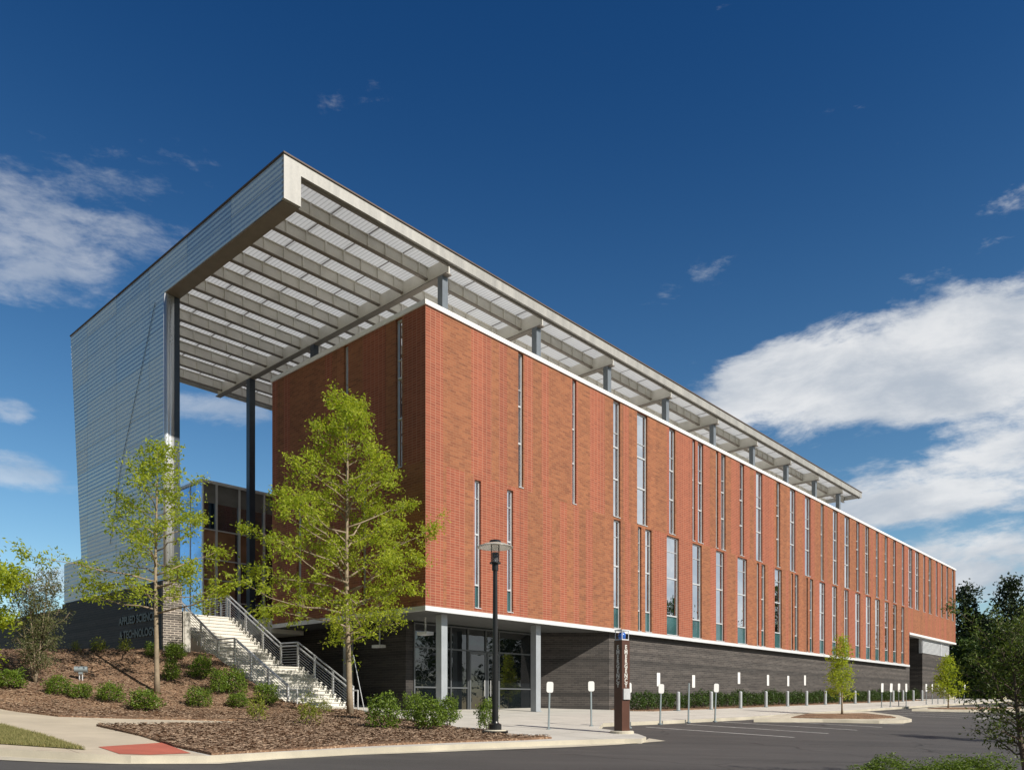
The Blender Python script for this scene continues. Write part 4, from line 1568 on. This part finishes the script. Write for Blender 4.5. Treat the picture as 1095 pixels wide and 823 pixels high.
ordn = ['first', 'second', 'third', 'fourth', 'fifth', 'sixth', 'seventh', 'eighth', 'ninth', 'tenth', 'eleventh', 'twelfth', 'thirteenth', 'fourteenth', 'fifteenth', 'sixteenth']
bol_px = [725.2, 760.5, 791.8, 819, 842, 862.4, 882.5, 898.4, 914.3, 929, 955, 965.5, 976.6, 986]
bol_u = [upx_v(p, -1.75) for p in bol_px]
proto = bollard_proto()
for i, u in enumerate(bol_u):
    o = proto if i == 0 else copy_tree(proto)
    x, y = uv(u, -1.75)
    o.location = (x, y, H(x, y) + 0.13)
    tag(o, 'grey round bollard, %s from the left in the row along the hedge' % ordn[i], 'bollard', 'bollards along the hedge')
u, k = 12.5, 0
per = {}
while u < 57.6:
    gi = sum(1 for b in bol_u if b < u)
    per[gi] = per.get(gi, 0) + 1
    x, y = uv(u, -0.72 + random.uniform(-.06, .06))
    where = 'left of the first bollard' if gi == 0 else 'after the %s bollard' % ordn[gi - 1]
    shrub((x, y, H(x, y) + 0.14), random.uniform(0.72, 0.9), random.uniform(0.72, 0.98), 'h', 'low dark hedge shrub, %s along the wall %s' % (ordn[per[gi] - 1], where), 'hedge shrubs along the grey base wall', 'hedge_shrub', 'shrub')
    u += 0.86 + random.uniform(-0.08, 0.1)


def round_rect(w, h, r, n=4):
    pts = []
    for (cx, cz, a0) in ((w / 2 - r, h / 2 - r, 0), (-w / 2 + r, h / 2 - r, 90), (-w / 2 + r, -h / 2 + r, 180), (w / 2 - r, -h / 2 + r, 270)):
        for k in range(n + 1):
            a = R(a0 + 90 * k / n)
            pts.append((cx + r * math.cos(a), cz + r * math.sin(a)))
    return pts


def post_sign(loc, rz, h, w, ph, corner, label, group, plate=True):
    root = empty('sign_post', loc, rz)
    root.rotation_euler = (R(random.uniform(-1.2, 1.2)), R(random.uniform(-1.6, 1.6)), rz + R(random.uniform(-7, 7)))
    tag(root, label, 'sign', group)
    m = MB()
    m.box(-0.022, 0.022, -0.022, 0.022, -0.05, h)
    m.lathe([(0.08, -0.02), (0.08, 0.015), (0.03, 0.03)], 12)
    m.build('post', M['signp'], root)
    if plate:
        MB().prism([(a, b + h - ph / 2) for a, b in round_rect(w, ph, corner)], 1, -0.030, -0.0225).build('plate', M['signw'], root)
    return root


gs = 'parking signs on posts along the pavement'
for (px, top, bot, plate, lb) in [(587, 728.5, 780, True, 'white parking sign on a post directly before the second column'), (633, 728, 776.5, True, 'white parking sign on a post left of the emergency pylon'),
                                  (674, 729.5, 778, True, 'white parking sign on a post just behind the emergency pylon'), (707, 731, 774, True, 'white parking sign on a post right of the emergency pylon'),
                                  (737.5, 730, 772.3, False, 'bare thin sign post without a plate between two white signs'), (766, 730.5, 771.3, True, 'white parking sign on a post, rightmost of the near row')]:
    b = base_at(px, bot, 0.13)
    b = (b[0], b[1] + 0.2, H(b[0], b[1] + 0.2) + 0.13)
    post_sign(b, ANG - R(25), px_h(b, top), 0.21, 0.32, 0.06, lb, gs, plate)
for i, (px, top) in enumerate([(942.7, 732), (952, 732.5), (961, 732.8), (969, 733), (990.5, 733.5), (997, 733.8), (1003, 734), (1009.5, 734), (1021, 735), (1026, 735), (1031, 734)]):
    v_ = -5.3 if i < 4 else -4.9
    u = upx_v(px, v_)
    x, y = uv(u, v_)
    b = (x, y, H(x, y) + 0.13)
    near = i < 4
    post_sign(b, ANG - R(10 if near else 5), max(1.5, px_h(b, top)), 0.28, 0.55, 0.05, ('narrow white post sign, %s of the four beside the kerb island' if near else 'narrow white post sign, %s of the far group by the loading wall') % ordn[i if near else i - 4], 'parking signs in the far rows')
# signs fixed to the base wall
for i, (px, ztop) in enumerate([(705, 2.06), (742.5, 2.04), (791, 2.34), (822, 2.3), (843.6, 2.32), (861.5, 2.42)]):
    u = upx_v(px, 0.2)
    r = empty('wall_sign', (*uv(u, 0.255), ztop - 0.36), ANG)
    tag(r, 'white upright parking sign fixed to the grey wall, %s from the left' % ordn[i], 'sign', 'parking signs on the grey wall')
    m = MB()
    m.prism(round_rect(0.31, 0.68, 0.03), 1, -0.012, -0.004)
    m.build('plate', M['signw'], r)
    b2_ = MB()
    b2_.tube((0, -0.006, 0.28), (0, -0.016, 0.28), 0.012)
    b2_.tube((0, -0.006, -0.28), (0, -0.016, -0.28), 0.012)
    b2_.build('bolt', M['signp'], r)

# ------------------------------------------------------------------ emergency pylon
eb = base_at(665, 783.5, .13)
EP = empty('emergency_pylon', eb, R(38))
tag(EP, 'brown square emergency call pylon with a blue lamp on top and white lettering', 'call pylon')
s_ = eb[1] / 837
ph = px_h(eb, 684.5)
hw = 0.155
MB().lathe([(0.34, -0.12), (0.34, 0.05), (0.31, 0.07), (0.0, 0.07)], 24).build('footing', M['kerb'], EP)
MB().box(-hw, hw, -hw, hw, 0.06, ph).build('body', M['brownm'], EP)
lm = MB()
lm.box(-0.14, 0.14, -0.14, 0.14, ph, ph + 0.03)
for sx in (-1, 1):
    for sy in (-1, 1):
        lm.box(sx * 0.13 - 0.008, sx * 0.13 + 0.008, sy * 0.13 - 0.008, sy * 0.13 + 0.008, ph + 0.03, ph + 0.27)
lm.box(-0.15, 0.15, -0.15, 0.15, ph + 0.27, ph + 0.30)
lm.build('lamp_cage', M['steel_white'], EP)
MB().lathe([(0.0, 0), (0.10, 0), (0.11, 0.12), (0.085, 0.2), (0, 0.22)], 16, (0, 0, ph + 0.031)).build('lamp_lens', M['bluelamp'], EP, True)
word = "EMERGENCY"
for f in range(4):
    a = f * math.pi / 2
    for i, chx in enumerate(word):
        z = px_h(eb, 694.0 + i * 5.05)
        lo = letters(chx, 0.165, M['letter_w'], EP, (hw * math.sin(a) + 0.004 * math.sin(a), -hw * math.cos(a) - 0.004 * math.cos(a), z), (R(90), 0, a), 'CENTER', 0.003)
        lo.data.name = 'letter'
bx = MB()
bx.box(hw + 0.0, hw + 0.05, -0.13, 0.13, px_h(eb, 747.5), px_h(eb, 736))
box_o = bx.build('call_box', M['galv'], EP)
MB().lathe([(0.0, 0), (0.03, 0)], 12).build('button', M['redpad'], box_o, loc=(hw + 0.052, 0, px_h(eb, 743))).rotation_euler = (0, R(90), 0)
box2 = MB().box(-0.13, 0.13, -hw - 0.05, -hw, px_h(eb, 747.5), px_h(eb, 736)).build('call_box', M['galv'], EP)

# ------------------------------------------------------------------ street lamp
lb_ = base_at(529.5, 783, .17)
LP = empty('street_lamp', lb_)
tag(LP, 'black street lamp with a wide disc hood before the brick facade', 'street lamp')
lh = px_h(lb_, 577.5)
MB().lathe([(0.30, -0.2), (0.30, 0.06), (0.28, 0.08), (0.0, 0.08)], 20).build('footing', M['kerb'], LP)
m = MB()
m.box(-0.34, 0.34, -0.34, 0.34, 0.0, 0.05)
m.lathe([(0.17, 0.05), (0.17, 0.22), (0.10, 0.26), (0.085, 0.3), (0.06, lh - 1.0), (0.06, lh - 0.82), (0.085, lh - 0.80), (0.085, lh - 0.62), (0.0, lh - 0.62)], 20)
m.build('pole', M['black'], LP, False)
m = MB()
m.lathe([(0.0, lh - 0.62), (0.15, lh - 0.62), (0.15, lh - 0.59), (0.0, lh - 0.59)], 20)
for k in range(4):
    a = math.pi / 4 + k * math.pi / 2
    m.tube((0.14 * math.cos(a), 0.14 * math.sin(a), lh - 0.6), (0.14 * math.cos(a), 0.14 * math.sin(a), lh - 0.06), 0.012, n=6)
m.lathe([(0.0, lh), (0.13, lh), (0.16, lh - 0.03), (0.16, lh - 0.07), (0.0, lh - 0.07)], 20)
m.build('cage', M['black'], LP)
MB().lathe([(0.075, lh - 0.59), (0.075, lh - 0.33), (0.0, lh - 0.32)], 16).build('lamp_core', M['darkblue'], LP)
hood_m, ht, hbs = new_mat('lamp_hood')
hbs.inputs['Base Color'].default_value = (0.55, 0.52, 0.44, 1)
hbs.inputs['Roughness'].default_value = 0.3
tcn = ht.new('ShaderNodeTexCoord')
ht.l.new(ht.mix(ht.noise(tcn.outputs['Object'], 8, 3), (0.45, 0.43, 0.36, 1), (0.6, 0.57, 0.48, 1)), hbs.inputs['Base Color'])
hbs.inputs['Transmission Weight'].default_value = 0.35
MB().lathe([(0.14, lh - 0.075), (0.30, lh - 0.10), (0.46, lh - 0.17), (0.475, lh - 0.195), (0.45, lh - 0.185), (0.30, lh - 0.12), (0.14, lh - 0.095)], 32).build('hood', hood_m, LP, True)
gl, gt, gb = new_mat('clear_lantern_glass')
gb.inputs['Transmission Weight'].default_value = 0.9
gb.inputs['Roughness'].default_value = 0.1
gtc = gt.new('ShaderNodeTexCoord')
gt.l.new(gt.mix(gt.noise(gtc.outputs['Object'], 5, 2), (0.8, 0.82, 0.82, 1), (0.9, 0.9, 0.88, 1)), gb.inputs['Base Color'])
gb.inputs['IOR'].default_value = 1.1
MB().lathe([(0.115, lh - 0.588), (0.115, lh - 0.075)], 20).build('lantern_glass', gl, LP, True)

# ------------------------------------------------------------------ spotlight on the bank, tree stay
sb = base_at(86.5, 728, .15)
SP = empty('spotlight', sb, R(20))
tag(SP, 'small grey spotlight on a short stalk in the mulch bank', 'spotlight')
k = sb[1] / 837
m = MB()
m.tube((-0.04, 0, -0.05), (-0.04, 0, 8 * k), 0.02)
m.tube((0.04, 0, -0.05), (0.04, 0, 8 * k), 0.02)
m.build('stalk', M['galv'], SP)
m = MB()
m.tube((-6.2 * k, 0, 12 * k), (6.2 * k, 0, 12 * k), 3.4 * k, n=18)
m.box(-2 * k, 2 * k, -2 * k, 2 * k, 7 * k, 10 * k)
m.build('lamp_head', M['signp'], SP)
sa = base_at(391, 763, .13)
SW = empty('tree_stay', sa)
tag(SW, 'thin pale stay wire slanting down right of the tall oak trunk', 'stay wire')
m = MB()
m.tube((0, 0, -0.1), ((377.5 - 391) * sa[1] / 837, 0.05, 63 * sa[1] / 837), 0.016, n=6)
m.build('wire', M['galv'], SW)
m = MB()
m.box(-0.03, 0.03, -0.03, 0.03, -0.1, 0.12)
m.build('peg', M['signp'], SW)

# ------------------------------------------------------------------ loose mulch chips and verge grass
def scatter(name, poly, n, off, maker, mat, seed):
    rnd = random.Random(seed)
    xs_ = [p[0] for p in poly]
    ys_ = [p[1] for p in poly]
    m = MB()

    def inside(x, y):
        c = False
        j = len(poly) - 1
        for i in range(len(poly)):
            xi, yi = poly[i]
            xj, yj = poly[j]
            if (yi > y) != (yj > y) and x < (xj - xi) * (y - yi) / (yj - yi) + xi:
                c = not c
            j = i
        return c
    c = 0
    tries = 0
    while c < n and tries < n * 30:
        tries += 1
        x, y = rnd.uniform(min(xs_), max(xs_)), rnd.uniform(min(ys_), max(ys_))
        if inside(x, y):
            maker(m, x, y, H(x, y) + off, rnd)
            c += 1
    o = m.build(name, mat)
    tag(o, kind='stuff')
    return o


def chip(m, x, y, z, rnd):
    a = rnd.uniform(0, 6.28)
    L, w = rnd.uniform(0.015, 0.045), rnd.uniform(0.006, 0.014)
    t = rnd.uniform(-0.5, 0.5)
    dx, dy = math.cos(a) * L, math.sin(a) * L
    ex, ey = -math.sin(a) * w, math.cos(a) * w
    zt = rnd.uniform(0.0, 0.02)
    m.poly([(x - dx - ex, y - dy - ey, z + zt), (x + dx - ex, y + dy - ey, z + zt + t * L), (x + dx + ex, y + dy + ey, z + zt + t * L + 0.012), (x - dx + ex, y - dy + ey, z + zt + 0.012)])


def blade(m, x, y, z, rnd):
    a = rnd.uniform(0, 6.28)
    h = rnd.uniform(0.03, 0.075)
    w = 0.006
    bx_, by_ = math.cos(a) * w, math.sin(a) * w
    lx, ly = rnd.gauss(0, 0.03), rnd.gauss(0, 0.03)
    m.poly([(x - bx_, y - by_, z - 0.01), (x + bx_, y + by_, z - 0.01), (x + lx, y + ly, z + h)])


M['chips'] = mat_leaf('mulch_chip', (0.10, 0.064, 0.042), (0.36, 0.26, 0.18), 0.0, 0.9)
M['grass'] = mat_leaf('verge_grass', (0.15, 0.17, 0.05), (0.40, 0.35, 0.16), 0.3, 0.7)
near1 = [P(-60, 747.8, .15), P(0, 757, .15), P(62, 765.4, .15), P(150, 768, .15), P(254, 770.2, .15), P(300, 766.2, .15), uv(-3.95, 2.75), uv(-3.95, 8), uv(-5.8, 8), uv(-5.9, 20), uv(-18, 14)]
tag(scatter('mulch_chips', near1, 26000, 0.18, chip, M['chips'], 1), kind='stuff')
tag(scatter('mulch_chips', bed2, 20000, 0.185, chip, M['chips'], 2), kind='stuff')
vg = [P(-60, 764, .14), P(0, 775.3, .14), P(45, 786.5, .14), P(92, 801.3, .14), P(80, 800.8, .14), P(0, 795.2, .14), P(-60, 791, .14)]
scatter('grass', vg, 26000, 0.15, blade, M['grass'], 3)
